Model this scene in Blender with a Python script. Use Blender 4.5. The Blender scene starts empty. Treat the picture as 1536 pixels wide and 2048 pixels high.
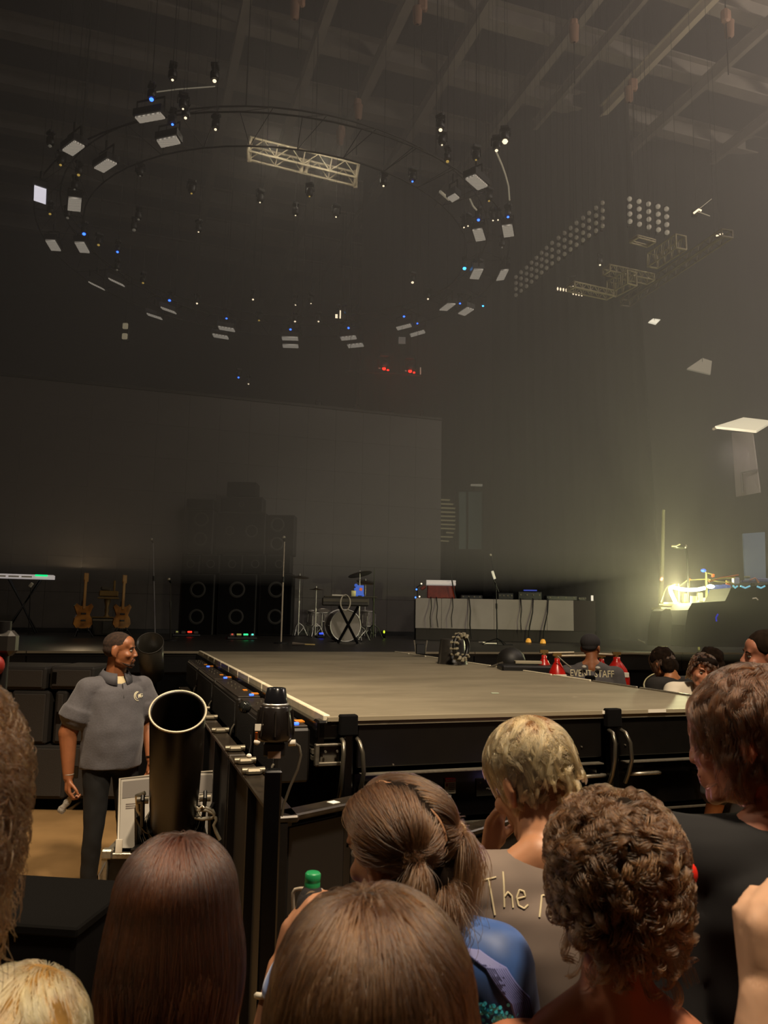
import bpy, bmesh, math, random
import numpy as np
from mathutils import Vector as V, Matrix as M, Euler, Quaternion
from mathutils.bvhtree import BVHTree
random.seed(7); np.random.seed(7)
sc = bpy.context.scene
COL = sc.collection
PI = math.pi
R = math.radians

# ------------------------------------------------------------ camera
CAM = V((0, 0, 1.95)); FPX = 1560.0
_p = R(7.6); _r = R(1.0)
FWD = V((0, math.cos(_p), math.sin(_p)))
_r0 = V((1, 0, 0)); _u0 = V((0, -math.sin(_p), math.cos(_p)))
RT = _r0 * math.cos(_r) + _u0 * math.sin(_r)
UP = _u0 * math.cos(_r) - _r0 * math.sin(_r)
cd = bpy.data.cameras.new('camera'); cam = bpy.data.objects.new('camera', cd); COL.objects.link(cam)
cam.matrix_world = M.Translation(CAM) @ M((RT, UP, -FWD)).transposed().to_4x4()
cd.sensor_fit = 'VERTICAL'; cd.sensor_height = 36; cd.sensor_width = 27
cd.lens = FPX / 2048 * 36; cd.clip_start = .02; cd.clip_end = 200
cd.dof.use_dof = True; cd.dof.focus_distance = 4.6; cd.dof.aperture_fstop = 10.0
sc.camera = cam
def ray(x, y): return FWD + RT * ((x - 768) / FPX) - UP * ((y - 1024) / FPX)
def atz(x, y, z):
    d = ray(x, y); return CAM + d * ((z - CAM.z) / d.z)
def aty(x, y, Y):
    d = ray(x, y); return CAM + d * (Y / d.y)

# ------------------------------------------------------------ world, exposure
w = bpy.data.worlds.new('World'); sc.world = w; w.use_nodes = True
w.node_tree.nodes['Background'].inputs[0].default_value = (.30, .25, .20, 1)
w.node_tree.nodes['Background'].inputs[1].default_value = .0
vs = sc.view_settings; vs.view_transform = 'Standard'; vs.look = 'None'; vs.exposure = 0; vs.gamma = 1; vs.use_curve_mapping = False
cy = sc.cycles
cy.max_bounces = 5; cy.diffuse_bounces = 3; cy.glossy_bounces = 3; cy.transmission_bounces = 5; cy.volume_bounces = 0; cy.transparent_max_bounces = 8
cy.use_denoising = True; cy.sample_clamp_indirect = 3; cy.caustics_reflective = False; cy.caustics_refractive = False

def lamp(name, typ, loc, power, col, size=.5, target=None, spot=None, blend=.5):
    l = bpy.data.lights.new(name, typ); l.energy = power; l.color = col
    if typ == 'AREA': l.size = size
    else: l.shadow_soft_size = size
    if spot: l.spot_size = R(spot); l.spot_blend = blend
    o = bpy.data.objects.new(name, l); COL.objects.link(o); o.location = loc
    if target is not None: o.rotation_euler = (V(target) - V(loc)).to_track_quat('-Z', 'Y').to_euler()
    return o
WARM = (1, .78, .53)
lamp('pit_light', 'SPOT', (-5.2, 3.6, 6.8), 620, (1, .82, .60), .3, (.35, 1.35, 1.6), 36, .8)
# house lights over and behind the front rows, aimed at the pit and the runway
lamp('house_light', 'SPOT', (1.5, .3, 9.0), 3900, (1, .80, .57), .4, (-.1, 4.2, .8), 66, .75)
lamp('house_light_left', 'SPOT', (-2.2, 2.2, 9.0), 2300, WARM, .35, (-2.3, 4.6, 0), 44, .7)
# lamps high on the right among the roof steel
lamp('roof_light', 'POINT', (15.5, 12.0, 13.5), 2600, (1, .82, .68), .5)
lamp('roof_light_mid', 'POINT', (7.0, 6.0, 13.0), 1150, (1, .82, .68), .5)
lamp('stage_side_light', 'SPOT', (11.5, 8.0, 9.0), 1100, (1, .88, .70), .3, (4.5, 17, 1.4), 60, .8)
lamp('stage_front_light', 'SPOT', (2.5, -3.5, 7.5), 2600, (1, .87, .70), .4, (-.2, 14.5, 2.0), 26, .9)
lamp('front_fill_light', 'SPOT', (.9, 2.0, 4.6), 110, (1, .84, .64), .3, (1.0, 3.9, 1.15), 60, .8)  # added unseen fill spot that brightens the runway front
lamp('guitar_fill', 'POINT', (-4.6, 12.0, 2.45), 14, (1, .72, .42), .1)  # added unseen fill lamp that brightens the guitars

# ------------------------------------------------------------ materials
def lin(h):
    if not isinstance(h, str): return tuple(h)[:3]
    return tuple(((c / 12.92) if c <= .04045 else ((c + .055) / 1.055) ** 2.4) for c in (int(h[i:i + 2], 16) / 255 for i in (0, 2, 4)))
MATS = {}
def mat(name, col, rough=.6, metal=0., var=0., scale=8., bump=0., emit=0., spec=.5, trans=0., col2=None, ecol=None, sheen=0., wave=None, stretch=(1, 1, 1), alpha=1., sss=0.):
    if name in MATS: return MATS[name]
    m = bpy.data.materials.new(name); m.use_nodes = True; nt = m.node_tree; b = nt.nodes['Principled BSDF']
    c = lin(col); b.inputs['Base Color'].default_value = (*c, 1); b.inputs['Roughness'].default_value = rough
    b.inputs['Metallic'].default_value = metal; b.inputs['Specular IOR Level'].default_value = spec
    b.inputs['Transmission Weight'].default_value = trans; b.inputs['Alpha'].default_value = alpha
    if sheen: b.inputs['Sheen Weight'].default_value = sheen
    if sss: b.inputs['Subsurface Weight'].default_value = sss; b.inputs['Subsurface Scale'].default_value = .02; b.inputs['Subsurface Radius'].default_value = (1, .3, .15)
    if var or bump or wave:
        tc = nt.nodes.new('ShaderNodeTexCoord'); mp = nt.nodes.new('ShaderNodeMapping'); mp.inputs['Scale'].default_value = stretch
        nt.links.new(tc.outputs['Object'], mp.inputs[0])
        if wave:
            n = nt.nodes.new('ShaderNodeTexWave'); n.bands_direction = wave; n.inputs['Scale'].default_value = scale; n.inputs['Distortion'].default_value = .6; fac = n.outputs['Fac']
        else:
            n = nt.nodes.new('ShaderNodeTexNoise'); n.inputs['Scale'].default_value = scale; n.inputs['Detail'].default_value = 5; fac = n.outputs['Fac']
        nt.links.new(mp.outputs[0], n.inputs['Vector'])
        if var:
            cr = nt.nodes.new('ShaderNodeValToRGB'); a = [x * (1 - var) for x in c]; d = lin(col2) if col2 else [min(1, x * (1 + var)) for x in c]
            cr.color_ramp.elements[0].position = .3; cr.color_ramp.elements[1].position = .7
            cr.color_ramp.elements[0].color = (*a, 1); cr.color_ramp.elements[1].color = (*d, 1)
            nt.links.new(fac, cr.inputs[0]); nt.links.new(cr.outputs[0], b.inputs['Base Color'])
        if bump:
            bp = nt.nodes.new('ShaderNodeBump'); bp.inputs['Strength'].default_value = bump; bp.inputs['Distance'].default_value = .01
            nt.links.new(fac, bp.inputs['Height']); nt.links.new(bp.outputs[0], b.inputs['Normal'])
    if emit:
        b.inputs['Emission Color'].default_value = (*(lin(ecol) if ecol else c), 1); b.inputs['Emission Strength'].default_value = emit
    MATS[name] = m; return m

# ------------------------------------------------------------ mesh building
class MB:
    def __init__(s): s.v = []; s.f = []; s.sm = []
    def add(s, vs_, fs, smooth=False):
        n = len(s.v); s.v += [tuple(x) for x in vs_]; s.f += [tuple(i + n for i in f) for f in fs]; s.sm += [smooth] * len(fs); return s
    def box(s, c, d, rot=None, bev=0.):
        hx, hy, hz = d[0] / 2, d[1] / 2, d[2] / 2; c = V(c)
        bev = min(bev, hx * .8, hy * .8, hz * .8)
        if bev <= 0:
            vs_ = [V((x * hx, y * hy, z * hz)) for x in (-1, 1) for y in (-1, 1) for z in (-1, 1)]
            fs = [(0, 1, 3, 2), (4, 6, 7, 5), (0, 4, 5, 1), (2, 3, 7, 6), (0, 2, 6, 4), (1, 5, 7, 3)]
        else:
            bm = bmesh.new(); bmesh.ops.create_cube(bm, size=1)
            for q in bm.verts: q.co = V((q.co.x * d[0], q.co.y * d[1], q.co.z * d[2]))
            bmesh.ops.bevel(bm, geom=bm.edges[:], offset=bev, segments=1, affect='EDGES')
            vs_ = [q.co.copy() for q in bm.verts]; fs = [[q.index for q in f.verts] for f in bm.faces]; bm.free()
        if rot is not None: vs_ = [rot @ q for q in vs_]
        return s.add([q + c for q in vs_], fs)
    def cyl(s, p0, p1, r0, r1=None, n=16, cap=True, smooth=True):
        p0, p1 = V(p0), V(p1); r1 = r0 if r1 is None else r1
        a = (p1 - p0).normalized(); b = a.orthogonal().normalized(); c = a.cross(b)
        k = [b * math.cos(2 * PI * i / n) + c * math.sin(2 * PI * i / n) for i in range(n)]
        s.add([p0 + q * r0 for q in k] + [p1 + q * r1 for q in k], [(i, (i + 1) % n, (i + 1) % n + n, i + n) for i in range(n)], smooth)
        if cap:
            s.add([p0 + q * r0 for q in k], [tuple(range(n))[::-1]]); s.add([p1 + q * r1 for q in k], [tuple(range(n))])
        return s
    def tube(s, pts, r, n=8, closed=False):
        pts = [V(p) for p in pts]; m = len(pts); rr = r if hasattr(r, '__len__') else [r] * m
        ref = None; rings = []
        for i, p in enumerate(pts):
            a = (pts[(i + 1) % m] - pts[i - 1]) if closed else (pts[min(i + 1, m - 1)] - pts[max(i - 1, 0)])
            if a.length < 1e-9: a = V((0, 0, 1))
            a.normalize()
            ref = a.orthogonal() if ref is None else (ref - a * ref.dot(a))
            if ref.length < 1e-6: ref = a.orthogonal()
            ref.normalize(); c = a.cross(ref)
            rings.append([p + (ref * math.cos(2 * PI * j / n) + c * math.sin(2 * PI * j / n)) * rr[i] for j in range(n)])
        vs_ = [q for rg in rings for q in rg]; fs = []
        for i in range(m if closed else m - 1):
            i2 = (i + 1) % m
            for j in range(n): fs.append((i * n + j, i * n + (j + 1) % n, i2 * n + (j + 1) % n, i2 * n + j))
        s.add(vs_, fs, True)
        if not closed: s.add(rings[0], [tuple(range(n))[::-1]]); s.add(rings[-1], [tuple(range(n))])
        return s
    def ball(s, c, r, rot=None, nu=14, nv=9):
        r = (r, r, r) if not hasattr(r, '__len__') else r; c = V(c); vs_ = [V((0, 0, r[2]))]
        for i in range(1, nv):
            t = PI * i / nv
            for j in range(nu): p = 2 * PI * j / nu; vs_.append(V((r[0] * math.sin(t) * math.cos(p), r[1] * math.sin(t) * math.sin(p), r[2] * math.cos(t))))
        vs_.append(V((0, 0, -r[2]))); fs = [(0, 1 + j, 1 + (j + 1) % nu) for j in range(nu)]
        for i in range(nv - 2):
            for j in range(nu): a = 1 + i * nu; fs.append((a + j, a + nu + j, a + nu + (j + 1) % nu, a + (j + 1) % nu))
        L = len(vs_) - 1; a = 1 + (nv - 2) * nu; fs += [(L, a + (j + 1) % nu, a + j) for j in range(nu)]
        if rot is not None: vs_ = [rot @ q for q in vs_]
        return s.add([q + c for q in vs_], fs, True)
    def cap(s, p0, p1, r0, r1=None):      # capsule, for fusing
        r1 = r0 if r1 is None else r1; p0, p1 = V(p0), V(p1)
        n = max(2, int((p1 - p0).length / max(.004, .6 * min(r0, r1))) + 1); n = min(n, 14)
        s.cyl(p0, p1, r0, r1, 14); s.ball(p0, r0); s.ball(p1, r1); return s
    def lathe(s, c, prof, n=24, axis=None):
        c = V(c); q = V(axis or (0, 0, 1)).to_track_quat('Z', 'Y') if axis else Quaternion(); m = len(prof)
        vs_ = [c + q @ V((r * math.cos(2 * PI * j / n), r * math.sin(2 * PI * j / n), z)) for r, z in prof for j in range(n)]
        return s.add(vs_, [(i * n + j, i * n + (j + 1) % n, (i + 1) * n + (j + 1) % n, (i + 1) * n + j) for i in range(m - 1) for j in range(n)], True)
    def loft(s, secs, n=28):
        vs_ = [V(c) + V((rx * math.cos(2 * PI * j / n), ry * math.sin(2 * PI * j / n), 0)) for c, rx, ry in secs for j in range(n)]; m = len(secs)
        s.add(vs_, [(i * n + j, i * n + (j + 1) % n, (i + 1) * n + (j + 1) % n, (i + 1) * n + j) for i in range(m - 1) for j in range(n)] + [tuple(range(n))[::-1], tuple(range((m - 1) * n, m * n))], True); return s
    def quad(s, a, b, c, d, t=0.):        # a slab with thickness
        a, b, c, d = map(V, (a, b, c, d)); n = (b - a).cross(d - a).normalized() * t
        return s.add([a, b, c, d, a - n, b - n, c - n, d - n], [(0, 1, 2, 3), (7, 6, 5, 4), (0, 4, 5, 1), (1, 5, 6, 2), (2, 6, 7, 3), (3, 7, 4, 0)])
    def mesh(s, name):
        me = bpy.data.meshes.new(name); me.from_pydata(s.v, [], s.f); me.polygons.foreach_set('use_smooth', s.sm); me.update(); return me
    def build(s, name, m, parent=None, label=None, **kw):
        o = bpy.data.objects.new(name, s.mesh(name)); COL.objects.link(o)
        if m: o.data.materials.append(m)
        if parent is not None: o.parent = parent
        tag(o, label, **kw); return o
def tag(o, label=None, cat=None, group=None, kind=None):
    if label: o['label'] = label
    if cat: o['category'] = cat
    if group: o['group'] = group
    if kind: o['kind'] = kind
    return o
def thing(name, label, cat, loc=(0, 0, 0), rz=0., group=None, kind=None, rot=None):
    o = bpy.data.objects.new(name, None); COL.objects.link(o); o.location = loc
    o.rotation_euler = rot if rot is not None else (0, 0, rz); o.empty_display_size = .1
    return tag(o, label, cat, group, kind)
ORD = 'first second third fourth fifth sixth seventh eighth ninth tenth eleventh twelfth thirteenth fourteenth fifteenth sixteenth seventeenth eighteenth nineteenth twentieth'.split()
def nth(i): return ORD[i] if i < 20 else ('twenty-' + ORD[i - 20] if i < 29 else 'thirtieth' if i == 29 else 'thirty-' + ORD[i - 30] if i < 39 else 'fortieth')
def cable_up(t, z=17.0, off=(0, 0, 0)):
    c = V(t.location) + V(off); MB().tube([V(off) + V((0, 0, .05)), V(off) + V((0, 0, z - c.z))], .004, 5).build('safety_cable', MATS.get('dark_steel'), t)
def copy_tree(o, parent=None):
    c = o.copy(); COL.objects.link(c)
    if parent is not None: c.parent = parent
    for ch in o.children: copy_tree(ch, c)
    return c
def inst(me, name, parent, loc=(0, 0, 0), rot=(0, 0, 0), scale=(1, 1, 1), m=None):
    o = bpy.data.objects.new(name, me); COL.objects.link(o); o.parent = parent; o.location = loc; o.rotation_euler = rot; o.scale = scale
    if m and not me.materials: me.materials.append(m)
    return o

# stage frame: a = across to the right, b = away along the runway
SA = R(18.2); SO = V((-.26, 3.94, 0)); SX = V((math.cos(SA), math.sin(SA), 0)); SY = V((-math.sin(SA), math.cos(SA), 0))
SZ = 1.45
def S(a, b, z=0.): return SO + SX * a + SY * b + V((0, 0, z))
def ab(p): d = p - SO; return d.dot(SX), d.dot(SY)
def on(x, y, z=SZ): return atz(x, y, z)
# ------------------------------------------------------------ common materials
BLK = mat('black_paint', '080707', .45, var=.3, scale=30, bump=.05)
BLKG = mat('black_gloss', '070606', .22)
BLKM = mat('black_matt', '060505', .9, var=.3, scale=6, spec=.15)
DRAPE = mat('black_drape', '0a0908', .95, var=.25, scale=1.3, stretch=(6, 6, .3), bump=.1)
ALU = mat('brushed_aluminium', 'a39c8c', .38, .8, var=.2, scale=60)
ALUD = mat('dull_aluminium', '6d675b', .5, .7, var=.2, scale=40)
CHR = mat('chrome', 'd8d6d0', .32, .9)
WHT = mat('white_plastic', 'd9d2c2', .5)
PAPER = mat('white_paper', 'e8e2d2', .8)
RUB = mat('black_rubber', '11100f', .6)
WOOD = mat('amber_wood', '7a5224', .4, var=.3, scale=5, stretch=(1, 1, 8))
STL = mat('dark_steel', '2b2823', .5, .5)

# ------------------------------------------------------------ the setting
def struct(mb, name, m, label=None, cat=None): return mb.build(name, m, None, label, cat=cat, kind='structure')
fl = mat('tan_floor', '8f6f43', .72, var=.22, scale=1.6, bump=.08, col2='a07e50')
struct(MB().box((2, 12, -.05), (60, 50, .1)), 'floor', fl, 'tan painted arena floor beside the pit', 'floor')
struct(MB().box((2, 12, 17.1), (60, 50, .2)), 'ceiling', mat('roof_deck', '23201b', .9, var=.3, scale=.4), 'dim grey roof deck above the steel grid', 'ceiling')
dk = mat('dark_wall', '151310', .95, var=.2, scale=.5)
for n, c, d in (('wall_back', (2, 36, 8.5), (60, .3, 17)), ('wall_left', (-27, 12, 8.5), (.3, 50, 17)), ('wall_right', (31, 12, 8.5), (.3, 50, 17)), ('wall_front', (2, -13, 8.5), (60, .3, 17))):
    struct(MB().box(c, d), n, dk, {'wall_back': 'dark wall far behind the stage', 'wall_left': 'dark wall left of the stage', 'wall_right': 'dark wall right of the stage', 'wall_front': 'dark wall behind the audience'}[n], 'wall')
# roof steel: wide girders across, thin purlins running away, aligned with the stage
root = thing('roof_grid', 'grey steel girders and purlins crossing under the roof', 'roof steel', kind='structure')
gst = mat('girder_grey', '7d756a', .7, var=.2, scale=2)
ZC = 16.0
def beam(p, q, wd, h): 
    p, q = V(p), V(q); d = q - p; mb = MB(); rot = M.Rotation(math.atan2(d.y, d.x), 3, 'Z'); L = d.length; c = (p + q) / 2
    mb.box(c + V((0, 0, -h / 2)), (L, wd, .04), rot); mb.box(c + V((0, 0, h / 2)), (L, wd, .04), rot); mb.box(c, (L, .04, h), rot); return mb
ga = [ab(atz(1048, 42, ZC))[1], ab(atz(1048, 180, ZC))[1], ab(atz(1048, 283, ZC))[1]]
st = (ga[2] - ga[0]) / 2
for k in range(-3, 7):
    b = ga[1] + k * st
    beam(S(-16, b, ZC), S(22, b, ZC), .34, .5).build('girder', gst, root)
for (x, y), wd in (((1173, 248), .14), ((1146, 397), .12), ((1299, 408), .12), ((1048, 267), .10), ((972, 272), .2), ((885, 150), .22), ((770, 90), .22), ((640, 60), .2), ((480, 60), .2)):
    a = ab(atz(x, y, ZC - .3))[0]
    beam(S(a, ga[1] - 14, ZC - .42), S(a, ga[1] + 18, ZC - .42), wd, .3).build('purlin', (gst if x != 1173 else mat('lit_girder', 'c9bca4', .6)), root)  # highlight along one purlin is put into a paler colour

# ------------------------------------------------------------ runway (thrust stage)
deckm = bpy.data.materials.new('worn_stage_deck'); deckm.use_nodes = True
nt = deckm.node_tree; b = nt.nodes['Principled BSDF']; b.inputs['Roughness'].default_value = .5; b.inputs['Specular IOR Level'].default_value = .35
tc = nt.nodes.new('ShaderNodeTexCoord'); mp = nt.nodes.new('ShaderNodeMapping'); mp.inputs['Scale'].default_value = (.7, 1.8, 1); nt.links.new(tc.outputs['Object'], mp.inputs[0])
n1 = nt.nodes.new('ShaderNodeTexNoise'); n1.inputs['Scale'].default_value = 1.5; n1.inputs['Detail'].default_value = 7; n1.inputs['Roughness'].default_value = .65; nt.links.new(mp.outputs[0], n1.inputs[0])
n2 = nt.nodes.new('ShaderNodeTexNoise'); n2.inputs['Scale'].default_value = 9; n2.inputs['Detail'].default_value = 4; n2.inputs['Distortion'].default_value = 1.2; nt.links.new(mp.outputs[0], n2.inputs[0])
c1 = nt.nodes.new('ShaderNodeValToRGB'); c1.color_ramp.elements[0].position = .36; c1.color_ramp.elements[1].position = .66
c1.color_ramp.elements[0].color = (*lin('756d5b'), 1); c1.color_ramp.elements[1].color = (*lin('8a816d'), 1); nt.links.new(n1.outputs[0], c1.inputs[0])
c2 = nt.nodes.new('ShaderNodeValToRGB'); c2.color_ramp.elements[0].position = .66; c2.color_ramp.elements[1].position = .76
c2.color_ramp.elements[0].color = (0, 0, 0, 1); c2.color_ramp.elements[1].color = (.3, .3, .3, 1); nt.links.new(n2.outputs[0], c2.inputs[0])
mx = nt.nodes.new('ShaderNodeMix'); mx.data_type = 'RGBA'; nt.links.new(c2.outputs[0], mx.inputs['Factor']); nt.links.new(c1.outputs[0], mx.inputs['A']); mx.inputs['B'].default_value = (*lin('b5aa92'), 1)
nt.links.new(mx.outputs['Result'], b.inputs['Base Color']); MATS['worn_stage_deck'] = deckm
TW, TL = 2.7, 6.78
ts = thing('runway_stage', 'low black runway with a worn grey deck reaching into the crowd', 'stage', S(0, 0), SA)
MB().box((TW / 2, TL / 2, SZ - .02), (TW - .04, TL, .04)).build('deck', deckm, ts, 'worn scuffed grey deck')
MB().box((TW / 2, TL / 2 + .25, SZ / 2 - .03), (TW - .5, TL - .5, SZ - .08)).build('understage_block', BLKM, ts)
k = 0.
i = 0
while k < TL - .3:                    # separate pieces of edge trim along the left side
    L = min(.62 + .5 * (i == 0) * 1.2, TL - k)
    for a in (0, TW):
        MB().box((a, k + L / 2, SZ - .012), (.035 if a == 0 else .02, L - .035, .045), bev=.004).build('edge_trim', mat('edge_trim_pale', 'e6dcc0', .5, .1, var=.1, scale=20) if a == 0 or i > 1 else ALU, ts)
    k += L; i += 1
MB().box((TW / 2, 0, SZ - .008), (TW, .02, .02)).build('edge_trim', mat('edge_trim_front', 'a89d84', .45, .3), ts)
for j in range(2):                    # tape marks on the front edge
    MB().box((1.62 + j * .3, -.011, SZ - .006), (.12, .004, .018)).build('tape_mark', PAPER, ts, 'pale tape mark on the front edge')
for a0, a1 in ((.16, 1.57), (1.68, 2.7)):
    MB().box(((a0 + a1) / 2, .03, SZ - .14), (a1 - a0, .03, .22), bev=.006).build('fascia_panel', mat('fascia_black', '0b0907', .4, var=.25, scale=12), ts)
    MB().box(((a0 + a1) / 2, .0, SZ - .278), (a1 - a0 - .03, .05, .006)).build('ledge_strip', ALU, ts)
    MB().box(((a0 + a1) / 2, .08, SZ - .405), (a1 - a0, .03, .24), bev=.004).build('lower_panel', BLKG, ts)
    MB().box(((a0 + a1) / 2, .02, SZ - .545), (a1 - a0, .02, .008)).build('ledge_strip', ALUD, ts)
    MB().box(((a0 + a1) / 2, .14, .45), (a1 - a0, .03, .90)).build('skirt_panel', BLKM, ts)
for a in (.28, 1.50, 1.86, 2.42):     # pale pull handles under the ledge
    MB().tube([(a - .09, .055, SZ - .355), (a - .09, .02, SZ - .35), (a - .05, -.005, SZ - .345), (a + .05, -.005, SZ - .345), (a + .09, .02, SZ - .35), (a + .09, .055, SZ - .355)], .011).build('pull_handle', ALU, ts, 'pale metal pull handle')
for a in (.10, 1.62):                 # uprights with curved grab bars
    MB().box((a, -.01, SZ - .32), (.05, .06, .60), bev=.008).build('upright', BLKG, ts)
    MB().box((a, -.02, SZ - .035), (.09, .05, .10), bev=.006).build('upright_cap', BLKM, ts)
    for s_ in (-.028, .036):
        MB().tube([(a + s_ * 1.2, -.03, SZ - .10), (a + s_ * 1.25, -.07, SZ - .11), (a + s_ * 1.5, -.10, SZ - .16), (a + s_ * 1.7, -.10, SZ - .25), (a + s_ * 1.6, -.07, SZ - .33), (a + s_ * 1.6, -.04, SZ - .38)], .011, 10).build('grab_bar', mat('grey_steel_tube', '6b6558', .3, .8), ts)
# corner casting under the left front corner
cb = MB()
for c, d in (((.02, -.0, SZ - .13), (.16, .03, .012)), ((.02, -.0, SZ - .22), (.16, .03, .018)), ((-.05, 0, SZ - .175), (.02, .035, .1)), ((.09, 0, SZ - .175), (.02, .035, .1)), ((.02, .02, SZ - .175), (.1, .02, .08))):
    cb.box(c, d, bev=.003)
for x in (-.01, .05): cb.cyl((x, -.01, SZ - .16), (x, -.02, SZ - .16), .006)
cb.build('corner_casting', ALUD, ts, 'worn grey metal corner casting')
MB().box((.03, .05, SZ - .06), (.16, .1, .09), bev=.01).build('corner_block', BLKG, ts)
for s_, z in ((0, .17), (1, .20)):
    MB().box((-.05, .9, SZ - z), (.02, 1.7, .02)).build('side_rail', ALU, ts)
MB().box((-.03, TL / 2, SZ - .1), (.03, TL, .14)).build('side_fascia', BLKG, ts)
MB().box((TW + .02, TL / 2, SZ - .12), (.03, TL, .2)).build('side_fascia', BLK, ts)
MB().box((TW - .02, TL / 2, .65), (.04, TL, 1.3)).build('side_skirt', BLKM, ts)
# warning notice and grey equipment label on the lower front
def text_mesh(txt, size, thick=.0008):
    cu = bpy.data.curves.new('t', 'FONT'); cu.body = txt; cu.size = size; cu.extrude = thick; cu.align_x = 'CENTER'; cu.align_y = 'CENTER'; cu.resolution_u = 2
    o = bpy.data.objects.new('t', cu); COL.objects.link(o); dg = bpy.context.evaluated_depsgraph_get()
    me = bpy.data.meshes.new_from_object(o.evaluated_get(dg)); bpy.data.objects.remove(o); me.name = 'lettering'; return me
def text(txt, size, name, m, parent, loc, rot=(PI / 2, 0, 0), label=None, sx=1.):
    me = text_mesh(txt, size); me.materials.clear(); me.materials.append(m)
    o = bpy.data.objects.new(name, me); COL.objects.link(o); o.parent = parent; o.location = loc; o.rotation_euler = rot; o.scale = (sx, 1, 1); tag(o, label); return o
sg = MB().box((.68, .055, SZ - .377), (.062, .006, .062), bev=.002).build('warning_notice', mat('cream_card', 'e6dcc0', .6), ts, 'cream safety notice with a red header')
MB().box((.68, .052, SZ - .338), (.06, .008, .017), bev=.006).build('notice_header', mat('red_print', 'c02019', .5), sg)
WHP = mat('white_print', 'efe8da', .6); BKP = mat('black_print', '2a2722', .7)
text('DANGER', .0135, 'header_lettering', WHP, sg, (.68, .0475, SZ - .338))
for q in range(5): MB().box((.686, .0515, SZ - .358 - q * .0095), (.034 - .004 * (q % 2), .001, .0022)).build('print_line', BKP, sg)
MB().ball((.660, .0515, SZ - .363), (.006, .001, .009)).build('notice_symbol', mat('rust_print', 'a54a28', .6), sg)
MB().box((.672, .053, SZ - .418), (.026, .004, .010)).build('tape_tab', PAPER, ts, 'scrap of pale tape')
pl = MB().box((.905, .058, SZ - .385), (.15, .008, .088), bev=.002).build('equipment_plate', mat('grey_plate', '4d483f', .5, .2), ts, 'grey plate with a white scribble')
MB().tube([(.885 + t_ * .009, .0525, SZ - .392 + .004 * math.sin(t_ * 2.3)) for t_ in range(8)], .0042, 6).build('scribble', WHP, pl)
MB().ball((.852, .053, SZ - .36), (.005, .002, .006)).build('plate_spot', mat('olive_print', '8a8a60', .6), pl)
jk = MB()
for x, z in ((2.2, .31), (2.24, .335), (2.27, .31), (2.21, .36), (2.33, .35), (2.38, .32)): jk.cyl((x, .05, SZ - z), (x, -.01, SZ - z), .012)
jk.build('connector', mat('dark_chrome', '8a8578', .2, 1), ts, 'cluster of metal connectors')
for a, z in ((1.0, .3), (1.44, .19), (1.72, .19), (.35, .24)):
    MB().cyl((a, .016, SZ - z), (a, .008, SZ - z), .004).build('screw', ALU, ts)
# a few objects lying on the deck
MB().box(on(990, 1387) + V((0, 0, .003)), (.05, .03, .003)).build('gaffer_mark', mat('green_white_tape', 'b9c8ae', .6), None, 'pale gaffer tape scrap on the runway deck', cat='tape')

# ------------------------------------------------------------ main stage
ms = thing('main_stage', 'wide dark main stage behind the runway with a pale edge strip', 'stage', S(0, TL), SA)
MB().box((1.5, 6.5, SZ - .03), (22, 13, .06)).build('deck', mat('dark_deck', '1d1a17', .42, var=.4, scale=1.5), ms)
for a0, a1 in [(-9.5 + i * 1.06, -9.5 + (i + 1) * 1.06 - .012) for i in range(9)] + [(2.72 + i * 1.22, 2.72 + (i + 1) * 1.22 - .012) for i in range(8)]:
    MB().box(((a0 + a1) / 2, -.01, SZ - .012), (a1 - a0, .03, .028)).build('edge_trim', mat('edge_trim_far', '9a907a', .45, .3), ms)
    MB().box(((a0 + a1) / 2, .02, SZ - .15), (a1 - a0, .03, .24), bev=.004).build('fascia_panel', BLK, ms)
    MB().box(((a0 + a1) / 2, .06, .58), (a1 - a0, .03, 1.14), bev=.004).build('skirt_panel', BLKM, ms)
# ------------------------------------------------------------ overhead rig
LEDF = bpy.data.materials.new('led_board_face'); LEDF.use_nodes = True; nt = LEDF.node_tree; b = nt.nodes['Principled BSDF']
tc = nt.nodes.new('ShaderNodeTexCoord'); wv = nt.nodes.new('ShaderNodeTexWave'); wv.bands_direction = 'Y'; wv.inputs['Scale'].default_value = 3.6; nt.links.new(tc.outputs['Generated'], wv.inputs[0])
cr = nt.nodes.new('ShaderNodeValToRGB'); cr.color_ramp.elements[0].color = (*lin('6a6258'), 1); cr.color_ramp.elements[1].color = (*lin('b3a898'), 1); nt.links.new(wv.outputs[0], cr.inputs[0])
nt.links.new(cr.outputs[0], b.inputs['Base Color']); nt.links.new(cr.outputs[0], b.inputs['Emission Color']); b.inputs['Emission Strength'].default_value = .85  # boards are off; reflected house light is put in as weak glow
LEDB = mat('led_board_bright', 'dcd6de', .5, emit=1.1)
ZR = 10.0
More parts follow.
